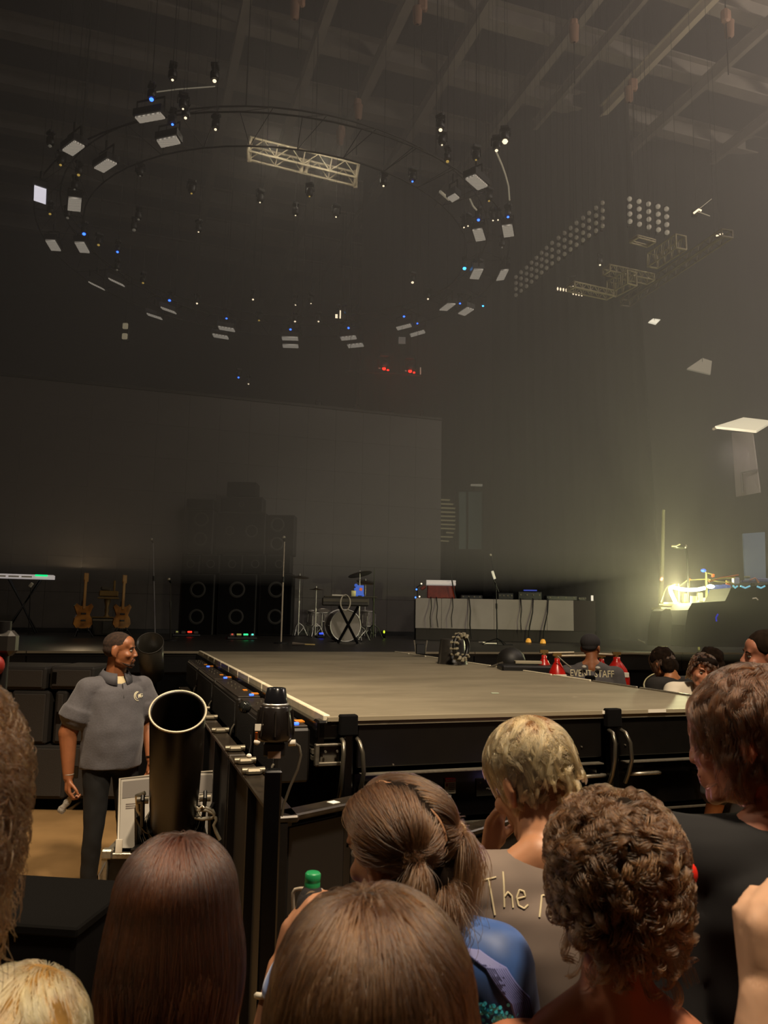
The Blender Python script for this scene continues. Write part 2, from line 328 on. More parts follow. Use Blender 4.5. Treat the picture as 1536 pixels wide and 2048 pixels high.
PANELS = [(300, 237, 50, -9, 10, 11), (337, 285, 38, -8, 9, 14), (147, 298, 24, -18, 21, 11), (211, 333, 26, -17, 19, 9), (80, 391, 24, 8, -1, 28), (149, 410, 26, 3, -2, 25),
 (106, 492, 19, 1, 12, 20), (164, 496, 19, 1, 11, 20), (193, 573, 27, 13, 6, 4), (233, 566, 28, 13, 5, 4), (309, 634, 28, 9, 4, 4), (337, 622, 28, 10, 4, 4), (441, 674, 30, 5, 3, 6), (453, 659, 31, 5, 3, 6),
 (580, 678, 32, 1, 1, 6), (581, 693, 31, 1, 1, 6), (697, 677, 30, -3, 3, 6), (711, 692, 30, -3, 3, 6), (808, 655, 28, -7, 3, 5), (835, 668, 28, -8, 3, 5), (895, 615, 15, 1, 17, -13), (932, 624, 13, 4, 18, -12),
 (953, 549, 18, 1, 9, -19), (1005, 551, 15, -2, 10, -20), (958, 471, 19, -3, 7, 22), (1016, 463, 20, -3, 4, 22), (953, 366, 20, -8, 25, 22), (907, 397, 14, -8, 9, 8)]
where = ['near the top left of the ring, outer', 'near the top left of the ring, inner', 'upper left of the ring, outer', 'upper left of the ring, inner', None, 'left of the ring, inner and dimmer', 'lower left of the ring, outer', 'lower left of the ring, inner',
 'lower left curve, outer and yellowish', 'lower left curve, inner', 'third pair from the left along the far curve, lower one', 'third pair from the left along the far curve, upper one', 'fourth pair along the far curve, lower one', 'fourth pair along the far curve, upper one',
 'far middle of the ring, upper one', 'far middle of the ring, lower one', 'just right of the far middle, upper one', 'just right of the far middle, lower one', 'far curve above the red lights, upper one', 'far curve above the red lights, lower one',
 'lower right curve, inner', 'lower right curve, outer', 'right of the ring below the square pair, inner', 'right of the ring below the square pair, outer', 'square pair at right of the ring, inner', 'square pair at right of the ring, outer', 'upper right of the ring, largest there', 'upper right of the ring, small beside a bar']
cen = []
for i, (x, y, ax, ay, bx_, by) in enumerate(PANELS):
    c = atz(x, y, ZR); cen.append(c)
    q = [atz(x + sx * ax / 2 + sy * bx_ / 2, y + sx * ay / 2 + sy * by / 2, ZR) - c for sx, sy in ((-1, -1), (1, -1), (1, 1), (-1, 1))]
    if (q[1] - q[0]).cross(q[3] - q[0]).z < 0: q = [q[0], q[3], q[2], q[1]]
    lab = 'bright white panel light at the far left of the overhead ring' if i == 4 else 'pale rectangular panel light, ' + where[i]
    t = thing('panel_light', lab, 'stage light', c, group='panel lights on the overhead ring')
    fm = MB().quad(*q, t=.0); fm.f = [(0, 1, 2, 3)]; fm.v = fm.v[:4]; fm.sm = [False]
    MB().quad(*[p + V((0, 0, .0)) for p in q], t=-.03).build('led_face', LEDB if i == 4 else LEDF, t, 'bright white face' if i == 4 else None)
    e = (q[1] - q[0]).normalized() * .03; f = (q[3] - q[0]).normalized() * .03
    up = V((0, 0, .035))
    Q = [q[0] - e - f + up, q[1] + e - f + up, q[2] + e + f + up, q[3] - e + f + up]
    MB().quad(*Q, t=-.12).build('housing', BLK, t)
    mid = (q[0] + q[3]) / 2, (q[1] + q[2]) / 2
    MB().tube([mid[0] * 1.1 + V((0, 0, .08)), mid[0] * 1.1 + V((0, 0, .34)), mid[1] * 1.1 + V((0, 0, .34)), mid[1] * 1.1 + V((0, 0, .08))], .018, 6).build('yoke', STL, t)
    MB().cyl((0, 0, .34), (0, 0, .50), .03).build('clamp', STL, t); cable_up(t, off=(0, 0, .4))
cc = sum(cen, V()) / len(cen)
rads = sorted((p - cc).xy.length for p in cen)
ring = thing('ring_truss', 'dark circular truss carrying the ring of panel lights', 'truss', (cc.x, cc.y, ZR + .5))
for rr, z in ((rads[6], 0), (rads[-6], 0), ((rads[6] + rads[-6]) / 2, .45)):
    MB().tube([(rr * math.cos(2 * PI * k / 64), rr * math.sin(2 * PI * k / 64), z) for k in range(64)], .016, 6, True).build('chord', STL, ring)
for k in range(32):
    a_, b_ = 2 * PI * k / 32, 2 * PI * (k + .5) / 32; r1, r2, r3 = rads[6], rads[-6], (rads[6] + rads[-6]) / 2
    P = lambda r, a, z: (r * math.cos(a), r * math.sin(a), z)
    MB().tube([P(r1, a_, 0), P(r3, b_, .45), P(r2, a_, 0), P(r1, a_, 0)], .008, 5).build('brace', STL, ring)
for k in range(8):
    a_ = 2 * PI * k / 8
    MB().cyl((r3 * math.cos(a_), r3 * math.sin(a_), .45), (r3 * math.cos(a_), r3 * math.sin(a_), 15.2 - ZR), .012, n=6).build('hanging_cable', STL, ring)
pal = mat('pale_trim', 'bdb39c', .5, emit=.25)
MB().tube([atz(x, y, ZR + .55) - V((cc.x, cc.y, ZR + .5)) for x, y in ((993, 305), (1004, 330), (1011, 350), (1017, 372), (1019, 400))], .018, 6).build('hose', pal, ring, 'pale curved hose at the right of the ring')
MB().tube([atz(x, y, ZR + .3) - V((cc.x, cc.y, ZR + .5)) for x, y in ((880, 383), (898, 399))], .03, 6).build('bar', pal, ring, 'short pale bar')
MB().tube([atz(x, y, ZR + .3) - V((cc.x, cc.y, ZR + .5)) for x, y in ((940, 398), (946, 412), (953, 420))], .018, 6).build('hose', pal, ring, 'pale short hose')
MB().tube([atz(x, y, ZR + 2) - V((cc.x, cc.y, ZR + .5)) for x, y in ((305, 185), (360, 178), (430, 173))], .012, 5).build('cable', pal, ring, 'thin pale cable at the top left')

# small heads with tiny lamps and indicators
ml_body = MB().box((0, 0, .30), (.26, .2, .12), bev=.02).mesh('mover_base'); ml_yoke = MB().tube([(-.15, 0, -.02), (-.15, 0, .27), (.15, 0, .27), (.15, 0, -.02)], .022, 6).mesh('mover_yoke')
ml_head = MB().lathe((0, 0, 0), [(0, .12), (.09, .12), (.12, .06), (.12, -.08), (.10, -.13), (.085, -.13), (.08, -.11), (0, -.11)], 14).mesh('mover_head')
for me in (ml_body, ml_yoke, ml_head): me.materials.append(BLK)
LM = {'B': mat('blue_indicator', '3f6cff', .3, emit=5, ecol='2f62ff'), 'W': mat('white_glint', 'ffe9c8', .3, emit=1.6, ecol='ffe6c0'), 'Y': mat('amber_glint', 'b89a50', .3, emit=.7, ecol='c9a550'),
      'R': mat('red_lamp', 'ff1a10', .3, emit=9, ecol='ff160c'), 'C': mat('cyan_lamp', '30a0ff', .3, emit=6, ecol='36a6ff'), 'D': mat('dim_lens', '8d8678', .4, emit=.25)}
DOTS = [(303, 199, 'B', 5), (345, 249, 'B', 3), (168, 468, 'B', 4), (235, 504, 'B', 3), (339, 601, 'B', 3.4), (453, 637, 'B', 2.6), (581, 659, 'B', 3), (697, 656, 'B', 3), (680, 628, 'B', 4), (688, 626, 'C', 3), (808, 633, 'B', 3), (835, 647, 'B', 2.6),
 (957, 440, 'B', 3.6), (1016, 434, 'B', 3), (929, 537, 'C', 4.5), (920, 607, 'B', 2.5), (966, 612, 'C', 2.5), (825, 363, 'B', 2.4), (345, 160, 'W', 3), (429, 162, 'W', 4.5), (366, 218, 'W', 2.4), (371, 236, 'W', 3.4), (431, 259, 'W', 3.2),
 (100, 292, 'D', 4), (121, 330, 'Y', 3), (157, 350, 'Y', 3.4), (100, 428, 'Y', 3), (135, 436, 'D', 3.4), (149, 379, 'D', 2.4), (197, 490, 'Y', 3.2), (234, 540, 'D', 2.6), (286, 566, 'Y', 2.8), (277, 439, 'D', 3), (268, 460, 'D', 4.4), (383, 387, 'Y', 2.4), (397, 464, 'W', 1.8),
 (280, 352, 'D', 2), (394, 607, 'W', 2.6), (506, 599, 'W', 2.6), (520, 405, 'W', 1.8), (591, 431, 'W', 1.5), (672, 434, 'W', 2), (619, 393, 'Y', 2.2), (881, 260, 'W', 4.6), (884, 290, 'W', 2.2), (767, 372, 'W', 2.5), (895, 323, 'Y', 4), (1010, 283, 'W', 7), (993, 301, 'W', 4),
 (952, 320, 'Y', 2.4), (591, 610, 'W', 1.9), (622, 607, 'W', 1.7), (637, 643, 'W', 2.4), (590, 643, 'W', 2.6), (518, 641, 'Y', 2.6), (825, 565, 'W', 3.6), (856, 598, 'W', 2.5), (950, 541, 'W', 3), (961, 541, 'W', 3), (1007, 536, 'W', 3), (1015, 536, 'W', 3), (928, 455, 'W', 2), (936, 452, 'W', 2), (986, 441, 'W', 2), (996, 440, 'W', 2), (978, 402, 'Y', 2.6), (1004, 495, 'D', 2.4),
 (477, 755, 'B', 2.6), (497, 768, 'W', 2), (637, 817, 'W', 1.2), (711, 825, 'W', 1.2), (782, 834, 'W', 1), (844, 839, 'W', 1), (995, 748, 'D', 3), (447, 672, 'D', 1.6), (1200, 530, 'W', 2.5), (1146, 573, 'W', 2)]
NM = {'B': 'small moving light with a blue indicator in the overhead rig', 'W': 'small moving light with a white glint in the overhead rig', 'Y': 'small moving light with an amber glint in the overhead rig', 'D': 'small unlit moving light in the overhead rig', 'C': 'small moving light with a cyan glow in the overhead rig'}
cnt = {}
for x, y, k, s in sorted(DOTS):
    cnt[k] = cnt.get(k, -1) + 1; lab = {'B': 'moving light with a blue indicator', 'W': 'moving light with a white glint', 'Y': 'moving light with an amber glint', 'D': 'unlit moving light', 'C': 'moving light with a cyan glow'}[k] + ', %s from the left of its kind in the rig' % nth(cnt[k])
    c = atz(x, y, ZR + .25) if y < 700 else aty(x, y, 23)
    c = c if c.y < 26 else aty(x, y, 24)
    t = thing('moving_light', lab, 'stage light', c, rz=x * .37, group={'B': 'moving lights with blue indicators', 'W': 'moving lights with white glints', 'Y': 'moving lights with amber glints', 'D': 'unlit moving lights', 'C': 'moving lights with cyan glow'}[k])
    inst(ml_body, 'base', t, (0, 0, .1), scale=(.6, .6, .5)); inst(ml_yoke, 'yoke', t, (0, 0, .1), scale=(.6, .6, .5)); inst(ml_head, 'head', t, (0, 0, .1), scale=(.6, .6, .6))
    rr = s * (c - CAM).length / FPX * .78
    MB().lathe((0, 0, .0), [(0, -rr * .8), (rr * .7, -rr * .55), (rr, 0), (rr * .7, rr * .5), (0, rr * .7)], 8).build('lens', LM[k], t); cable_up(t, off=(0, 0, .2))
# two red movers on a low bar
for x, y, l in ((768, 740, 'red glowing moving light, left of the pair over the stage'), (820, 745, 'red glowing moving light, right of the pair over the stage')):
    c = aty(x, y, 21); t = thing('red_moving_light', l, 'stage light', c, group='red lights on the low bar')
    inst(ml_body, 'base', t, (0, 0, .12)); inst(ml_yoke, 'yoke', t, (0, 0, .12)); inst(ml_head, 'head', t, (0, 0, .14), (PI / 2.6, 0, 0))
    MB().ball((0, -.06, .02), (.05, .02, .045)).ball((.11, -.06, -.02), (.03, .02, .025)).build('lens', LM['R'], t, 'glowing red lens')
    MB().box((-.12, -.05, .03), (.05, .02, .03)).build('side_glint', LM['D'], t)
    cable_up(t)
    lamp('red_glow', 'POINT', c + V((0, -.25, -.05)), 2.2, (1, .05, .03), .05)
t = thing('lighting_bar', 'thin dark bar carrying the two red lights above the stage', 'truss', aty(760, 745, 21.2))
o_ = V(t.location)
MB().tube([aty(690, 742, 21.2) - o_, aty(845, 752, 21.2) - o_], .03, 6).build('pipe', STL, t)
MB().box(aty(841, 742, 21.1) - o_, (.03, .03, .2)).build('end_plate', pal, t, 'pale end plate')
for x in (700, 835): MB().cyl(aty(x, 743, 21.2) - o_, aty(x, 743, 21.2) - o_ + V((0, 0, 17 - aty(x, 743, 21.2).z)), .006, n=6).build('drop_cable', STL, t)

# trusses
def truss(p, q, h, d, m, name, label, nb=4, r=.022, tilt=0., gaps=()):
    p, q = V(p), V(q); u = (q - p); L = u.length; u.normalize(); side = u.cross(V((0, 0, 1))).normalized(); up = side.cross(u)
    t = thing(name, label, 'truss', p)
    A = lambda k, i, j: u * (L * k) + up * (h * (i - .5)) + side * (d * (j - .5))
    for i in (0, 1):
        for j in (0, 1): MB().tube([A(0, i, j), A(1, i, j)], r, 6).build('chord', m, t)
    for j in (0, 1):
        for k in range(nb):
            k0, k1 = k / nb, (k + 1) / nb
            MB().tube([A(k0, 0, j), A((k0 + k1) / 2, 1, j), A(k1, 0, j)], r * .6, 5).build('diagonal', m, t)
            if k: MB().tube([A(k0, 0, j), A(k0, 1, j)], r * .6, 5).build('post', m, t)
    for k in (0, 1): MB().tube([A(k, 0, 0), A(k, 1, 0), A(k, 1, 1), A(k, 0, 1), A(k, 0, 0)], r * 1.3, 6).build('end_frame', m, t)
    for k in (.1, .9): cable_up(t, off=u * (L * k))
    return t, u, up, side, L
tm = mat('pale_truss', 'cfc3a6', .5, .1, var=.15, scale=10)
zt = 12.0
p, q = atz(499, 297, zt), atz(713, 350, zt - .0)
q = aty(713, 350, p.y + .35)
t, u, up, side, L = truss(p, q, .32, .34, tm, 'hanging_truss', 'pale two bay box truss lit brightly above the ring', 4, .026)
mbp = MB()
for k in (.49, .535): mbp.tube([u * (L * k) + up * -.17 - side * .17, u * (L * k) + up * .17 - side * .17], .045, 6)
mbp.build('splice_plate', tm, t)
for k in (0, 1): MB().box(u * (L * k) - side * .17, (.09, .05, .42), bev=.01).build('end_plate', tm, t)
for k in (.15, .6): MB().cyl(u * (L * k) + up * .17, u * (L * k) + V((0, 0, 3.2)), .012, n=6).build('drop_cable', STL, t)
for k_ in (.25, .75): lamp('truss_fill', 'POINT', p.lerp(q, k_) + V((0, -.9, -.45)), 20, (1, .86, .66), .1)  # added unseen lamps close by that brighten the truss
td = mat('dim_truss', '8f866e', .5, .3)
def truss_px(x0, y0, x1, y1, z, h, lab, nb=5, m=td, r=.018):
    p = atz(x0, y0, z); q = atz(x1, y1, z); return truss(p, q, h, .25, m, 'hanging_truss', lab, nb, r)
truss_px(1142, 573, 1220, 590, 9.0, .12, 'short dim truss under the receding lamp bank')
truss_px(1213, 540, 1301, 558, 9.5, .14, 'thin pale ladder truss right of the receding lamp bank', 7)
truss_px(1223, 578, 1264, 556, 9.2, .3, 'small diagonal truss below the pale ladder truss', 3)
truss_px(1305, 522, 1362, 484, 9.8, .3, 'diagonal truss with clamps under the round lamp bank', 4)
truss_px(1250, 606, 1454, 467, 9.6, .15, 'long faint diagonal truss at the right edge of the rig', 10, mat('faint_truss', '6b6355', .7))
truss_px(1268, 478, 1302, 487, 9.9, .05, 'short pale pipe truss just under the round lamp bank', 2)
# lamp banks
GL = mat('frosted_globe', 'a39a8a', .35, emit=.5, ecol='9a8f7d'); GLD = mat('frosted_globe_dim', '6b6457', .4, emit=.22, ecol='857a68')
gme = MB().ball((0, 0, 0), 1, nu=10, nv=7).mesh('globe'); gme.materials.append(GL); gmd = gme.copy(); gmd.materials.clear(); gmd.materials.append(GLD)
for i, x in enumerate((1259, 1278, 1297, 1316, 1333)):
    c0 = aty(x, 398 + 5 * i, 17.5); c1 = aty(x + 1, 443 + 5.5 * i, 17.5); t = thing('lamp_strip', 'vertical strip of four round frosted lamps, %s of the bright bank' % ('first', 'second', 'middle', 'fourth', 'last')[i], 'stage light', c0, group='round lamp bank')
    cable_up(t); MB().box((c1 - c0) / 2 + V((0, .06, 0)), (.1, .08, (c0 - c1).length + .2), bev=.01).build('backing', STL, t)
    for k in range(4): inst(gme, 'globe', t, (c1 - c0) * (k / 3), scale=(.06, .06, .06))
xs = [1032, 1042, 1053, 1063, 1073, 1083, 1093, 1104, 1117, 1129, 1141, 1153, 1166, 1178, 1192, 1205]
for i, x in enumerate(xs):
    f = i / 15; yb = 586 - 138 * f ** 1.02 + 4; yt = yb - 36 - 10 * f
    c0 = atz(x, yt, 10.4); c1 = aty(x, yb, c0.y); t = thing('lamp_strip', 'dim vertical strip of round lamps, %s from the left in the long receding bank' % nth(i), 'stage light', c0, group='strips of the receding lamp bank')
    cable_up(t); MB().box((c1 - c0) / 2 + V((0, .06, 0)), (.06, .06, (c0 - c1).length + .15)).build('backing', STL, t)
    for k in range(4): inst(gmd, 'globe', t, (c1 - c0) * (k / 3), scale=(.045, .045, .05))
for x0, y0, l in ((1115, 577, 'left'), (1146, 586, 'right')):
    c = aty(x0 + 9, y0 + 2, 19); t = thing('four_cell_blinder', 'four cell blinder with bright bulbs, %s one' % l, 'stage light', c, group='four cell blinders'); cable_up(t)
    MB().box((0, .06, 0), (.32, .1, .12), bev=.01).build('housing', STL, t)
    for k in range(4): MB().ball((-.11 + k * .073, 0, -.02 * (k - 1.5) * .6), (.02, .02, .045)).build('bulb', LM['W'], t)
def pxthing(name, lab, cat, x, y, Y): t = thing(name, lab, cat, aty(x, y, Y)); cable_up(t); return t
t = pxthing('profile_light', 'slim bright fitting with side arms near the right roof beam', 'stage light', 1392, 423, 16)
MB().tube([(-.05, 0, -.04), (.06, 0, .05), (.12, 0, .02)], .022, 6).build('lamp_tube', LM['W'], t)
MB().tube([(0, 0, 0), (.35, 0, .3)], .008, 5).tube([(.03, 0, 0), (.3, 0, -.1)], .01, 5).build('arm', pal, t)
MB().box((0, .08, 0), (.12, .1, .14), bev=.01).build('housing', STL, t)
t = pxthing('work_lamp', 'small lit fitting at the end of the faint diagonal truss', 'stage light', 1438, 470, 16)
MB().tube([(-.06, 0, -.02), (.08, 0, .03)], .018, 6).build('lamp_tube', LM['W'], t); MB().box((0, .06, 0), (.16, .08, .06), bev=.01).build('housing', STL, t)
# upright two-part fixture at left and square panel above the red lights
t = pxthing('stacked_fixture', 'upright fixture with two pale faces hanging low at left', 'stage light', 250, 663, 21)
for z in (.16, -.14): MB().box((0, 0, z), (.15, .06, .17), bev=.02).build('face', mat('cream_face', 'b8a888', .5, emit=.45, var=.3, scale=12), t)
MB().box((0, .08, 0), (.2, .1, .55), bev=.02).build('housing', BLK, t)
t = pxthing('square_panel', 'small square grey panel hanging right of the far middle', 'stage light', 804, 681, 21)
MB().box((0, 0, 0), (.2, .03, .2), bev=.01).build('face', mat('grey_face', '7d776e', .5, emit=.35), t); MB().box((0, .05, 0), (.24, .06, .24), bev=.01).build('housing', BLK, t)
t = pxthing('moving_light', 'moving light with a bright pale cross of glare, right of the far middle', 'stage light', 682, 629, 20)
MB().box((-.02, 0, 0), (.03, .03, .22)).box((-.12, 0, -.05), (.06, .03, .1)).build('lit_edge', LM['W'], t); inst(ml_head, 'head', t, (0, .15, 0)); 
# chain hoists below the roof
hm = mat('hoist_body', '8c6a55', .6, var=.2, scale=6)
for x, y, l in ((845, 18, 'at the top of the picture'), (715, 218, 'above the pale truss right end'), (683, 270, 'just above the pale truss'), (1266, 178, 'below the bright roof beam'), (1452, 42, 'in the upper right corner'), (1148, 62, 'left of the bright roof beam'), (600, 8, 'at the top centre left')):
    c = atz(x, y, 14.2); t = thing('chain_hoist', 'rusty brown chain hoist hanging ' + l, 'hoist', c, rz=x, group='chain hoists'); cable_up(t)
    MB().box((0, 0, .1), (.2, .16, .3), bev=.04).build('motor', hm, t); MB().lathe((.1, 0, -.12), [(.03, -.22), (.09, -.18), (.1, .1), (.11, .14)], 12).build('chain_bag', mat('chain_bag', '7d5f4d', .9), t)
    MB().cyl((0, 0, .2), (0, 0, 1.3), .014, n=6).build('chain', STL, t); MB().tube([(0, 0, -.05), (0, 0, -1.2)], .012, 6).build('chain', STL, t)

# ------------------------------------------------------------ right side: lit panels and side wall
sp = MB().quad(aty(1298, 643, 20.5), aty(1306, 637, 20.7), aty(1321, 639, 20.8), aty(1313, 647, 20.6), t=-.05)
sp = sp.build('bright_panel', mat('lit_panel_white', 'fff6dd', .5, emit=1.0, ecol='f6ecd2'), None, 'small bright white slanted panel high at right', cat='light panel'); q = aty(1309, 641, 20.65); MB().cyl(q, (q.x, q.y, 17), .006, n=6).build('drop_cable', STL, sp)
sp = MB().quad(aty(1374, 737, 20), aty(1405, 716, 20.4), aty(1424, 722, 20.4), aty(1421, 748, 20), t=-.04)
sp = sp.build('grey_panel', mat('lit_panel_dim', '9a9080', .6, emit=.45, ecol='9a917c'), None, 'dim grey kite-shaped panel high on the right wall', cat='light panel'); q = aty(1405, 730, 20.3); MB().cyl(q, (q.x, q.y, 17), .006, n=6).build('drop_cable', STL, sp)
t = thing('glowing_soffit', 'large cream soffit with light painted on as glow over the right side doorway', 'soffit', aty(1485, 852, 16))
o_ = V(t.location)
MB().quad(*[aty(x, y, Y) - o_ for x, y, Y in ((1429, 857, 15.6), (1486, 839, 17), (1545, 846, 17), (1512, 866, 15.6))], t=.05).build('soffit_face', mat('soffit_glow', 'e6dcc0', .6, emit=.62, ecol='ddd3b5'), t)  # soffit is no lamp; the light falling on it is painted as glow
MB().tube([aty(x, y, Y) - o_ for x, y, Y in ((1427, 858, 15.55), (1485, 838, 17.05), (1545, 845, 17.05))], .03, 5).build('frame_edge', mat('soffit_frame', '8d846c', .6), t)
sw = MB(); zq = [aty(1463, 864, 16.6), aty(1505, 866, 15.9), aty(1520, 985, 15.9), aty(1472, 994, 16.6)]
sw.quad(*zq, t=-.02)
sw.build('side_wall_panel', mat('mauve_wall', '7f7670', .8, var=.1, scale=1), None, 'pale mauve wall section under the glowing soffit', cat='wall panel')
lamp('side_wall_fill', 'AREA', aty(1470, 905, 14.6), 22, (1, .88, .8), .5, aty(1490, 940, 16))  # added unseen area lamp that brightens the wall section
MB().tube([aty(1515, 940, 15.75), aty(1483, 946, 16.05), aty(1485, 985, 16.05)], .025, 5).build('door_frame_edge', mat('frame_dark', '4a443f', .7), None, 'dark thin frame line on the mauve wall section', cat='frame')
t = thing('blue_screen', 'faint blue-grey upright panel at the right edge above the gear table', 'screen', aty(1512, 1110, 14))
o_ = V(t.location)
MB().quad(*[aty(x, y, 14) - o_ for x, y in ((1487, 1067), (1530, 1064), (1532, 1165), (1491, 1160))], t=-.05).build('screen_face', mat('blue_grey_screen', '4d5563', .6, emit=.5, ecol='4a5262'), t)
q = aty(1510, 1160, 14) - o_; MB().cyl(q + V((0, .1, 0)), (q.x, .1, SZ - o_.z), .03).build('stand_post', STL, t)
# ------------------------------------------------------------ drapes and screen behind the stage
def drape(p, q, z0, z1, name, label, amp=.12, n=90, m=DRAPE, slant=0.):
    p, q = V(p), V(q); d = q - p; nrm = V((-d.y, d.x, 0)).normalized(); mb = MB(); vs_ = []; ph = random.random() * 9
    for j in range(2):
        for i in range(n + 1):
            f = i / n; z = z0 if j == 0 else z1
            e = p + d * f + nrm * (amp * (math.sin(f * n * .9 + ph) + .4 * math.sin(f * n * 2.1)))
            e = e + (d.normalized() * slant * f if j else V()); vs_.append((e.x, e.y, z))
    mb.add(vs_, [(i, i + 1, n + 2 + i, n + 1 + i) for i in range(n)], True); o = mb.build(name, m, None, label, cat='curtain')
    so = o.modifiers.new('s', 'SOLIDIFY'); so.thickness = .01; return o
drape(S(5.7, 19.3), S(12.4, 17.9), SZ + .01, 16.2, 'stage_drape', 'tall black drape hanging right of the video wall', .02, 120)
drape(S(-24, 19.0), S(-16.5, 20.0), 0, 15.5, 'stage_drape', 'tall black drape left of the video wall', .1, 120)
e0 = on(1322, 1285, SZ); e0 = aty(1322, 1212, 15.2)
drape(aty(985, 1100, 20.5), V((aty(1326, 1212, 19).x, 19.0, 0)), SZ + .01, 16.2, 'side_drape', 'black side drape with a slanted edge beside the work light', .02, 90, slant=-.7)
drape((aty(1200, 900, 21.8).x, 21.8, 0), (aty(1640, 900, 21.4).x, 21.4, 0), 0, 16.2, 'haze_backing_drape', 'added black drape behind the work light, cutting the haze depth', .02, 60)  # added backing; cuts the haze depth so the right side stays darker
# video wall built of tiles
pr = aty(881, 1000, 21.0); a_r, b_r = ab(pr)
ptop = aty(881, 842, 21.0); Zt = ptop.z; ZW0 = SZ + .1
scr = thing('video_wall', 'large switched off grey video wall at the back of the stage', 'screen', S(a_r, b_r), SA)
LT = mat('led_tile', '47413d', .55, var=.15, scale=2.5); lt = None
tw, nx = .75, 20; nz = 7; th = (Zt - ZW0) / nz
tile = MB().box((0, 0, 0), (tw - .003, .08, th - .003), bev=.002).mesh('led_tile'); tile.materials.append(LT)
for i in range(nx):
    for j in range(nz): inst(tile, 'led_tile', scr, (-(i + .5) * tw, 0, ZW0 + (j + .5) * th))
MB().box((-nx * tw / 2, .12, (Zt + ZW0) / 2), (nx * tw, .08, Zt - ZW0 + .1)).build('back_frame', STL, scr)
MB().box((-nx * tw / 2, .12, (ZW0 + SZ) / 2), (nx * tw, .3, ZW0 - SZ)).build('plinth', BLK, scr)
MB().box((-nx * tw / 2, 0, Zt + .04), (nx * tw, .14, .06)).build('header_bar', STL, scr)
# rungs of lit slats beside the screen, and a tall glassy panel
t = thing('slatted_ladder', 'tall rack of thin pale horizontal slats right of the video wall', 'rack', aty(897, 1040, 22.3))
o_ = V(t.location)
for i in range(11):
    w_ = (20, 27, 31, 33, 35, 35, 34, 33, 13, 26, 18)[i]; x0 = 880 if i != 8 else 895
    y = 997.5 + i * 8.25
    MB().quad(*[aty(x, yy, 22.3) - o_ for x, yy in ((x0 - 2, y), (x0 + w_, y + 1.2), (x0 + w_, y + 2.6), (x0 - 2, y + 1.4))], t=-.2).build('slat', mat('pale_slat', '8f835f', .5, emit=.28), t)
for x in (878, 916): MB().tube([aty(x, 990, 22.5) - o_, aty(x, 1230, 22.5) - o_], .03, 6).build('upright', STL, t)
t = thing('equipment_tower', 'tall dark teal cabinet behind the riser', 'cabinet', on(940, 1235, 3.0)); t.location = (aty(940, 1100, 22).x, 22, SZ); o_ = V(t.location)
MB().box((0, .3, 2.05), (.78, .5, 4.1), bev=.02).build('body', BLKM, t)
for x0, x1 in ((918, 932), (937, 963)):
    MB().quad(*[aty(x, y, 22.0) - o_ for x, y in ((x0, 984), (x1, 984), (x1, 1098), (x0, 1098))], t=-.03).build('door_panel', mat('teal_panel', '2c3631', .35, emit=.10, ecol='55675c', var=.25, scale=3, stretch=(4, 1, .3)), t)
MB().quad(*[aty(x, y, 21.9) - o_ for x, y in ((942, 968), (965, 968), (965, 972), (942, 971))], t=-.1).build('top_trim', pal, t, 'pale strip on top')
# ------------------------------------------------------------ wall of loudspeaker props
CON = mat('speaker_cone', '2b2823', .7); CAB = mat('cabinet_brown', '15120e', .7, var=.3, scale=4)
def cab(x0, y0, x1, y1, Y, cones, lab, m=CAB, d=.5):
    a, c = aty(x0, y1, Y), aty(x1, y0, Y); w_, h_ = c.x - a.x, c.z - a.z
    t = thing('prop_speaker', lab, 'speaker cabinet', ((a.x + c.x) / 2, Y, a.z), group='speaker props in front of the video wall')
    MB().box((0, d / 2 + .02, h_ / 2), (w_, d, h_), bev=.015).build('cabinet', m, t)
    MB().box((0, .01, h_ / 2), (w_ - .05, .02, h_ - .05), bev=.008).build('baffle', BLKM, t)
    for fx, fz, r in cones:
        cxx, cz = (fx - .5) * w_, fz * h_
        MB().lathe((cxx, -.004, cz), [(0, -.05), (r * .28, -.04), (r * .3, -.055), (r * .85, 0), (r, .005), (r * 1.05, -.002), (r * 1.12, 0)], 20, axis=(0, -1, 0)).build('cone', CON, t)
    return t
YP = 18.4
cab(372, 1020, 428, 1108, YP, [(.52, .78, .16), (.52, .34, .15)], 'prop speaker with two round cones, upper left tower', )
cab(372, 998, 428, 1018, YP, [], 'flat dark prop box on top of the left tower')
cab(534, 1030, 590, 1110, YP, [(.35, .75, .155), (.35, .28, .15)], 'prop speaker with two round cones, upper right tower')
cab(430, 1025, 532, 1108, YP, [(.72, .55, .14), (.28, .55, .10)], 'wide prop speaker between the two towers')
cab(453, 964, 513, 992, YP, [], 'small dark prop sign box on top of the middle stack', BLKM)
cab(440, 994, 526, 1023, YP, [(.5, .5, .06)], 'low prop box under the small sign box')
for i, (x0, x1) in enumerate(((362, 400), (402, 440), (442, 486), (488, 532), (534, 582))):
    cab(x0, 1110, x1, 1146, YP, [(.5, .5, .09)], 'small prop speaker, %s of the middle row' % ('first', 'second', 'third', 'fourth', 'fifth')[i])
for i, (x0, x1) in enumerate(((358, 430), (432, 514), (516, 586))):
    cab(x0, 1148, x1, 1270, YP, [(.5, .74, .17), (.5, .3, .16)], 'tall prop speaker with two cones, %s of the bottom row' % ('left', 'middle', 'right')[i])

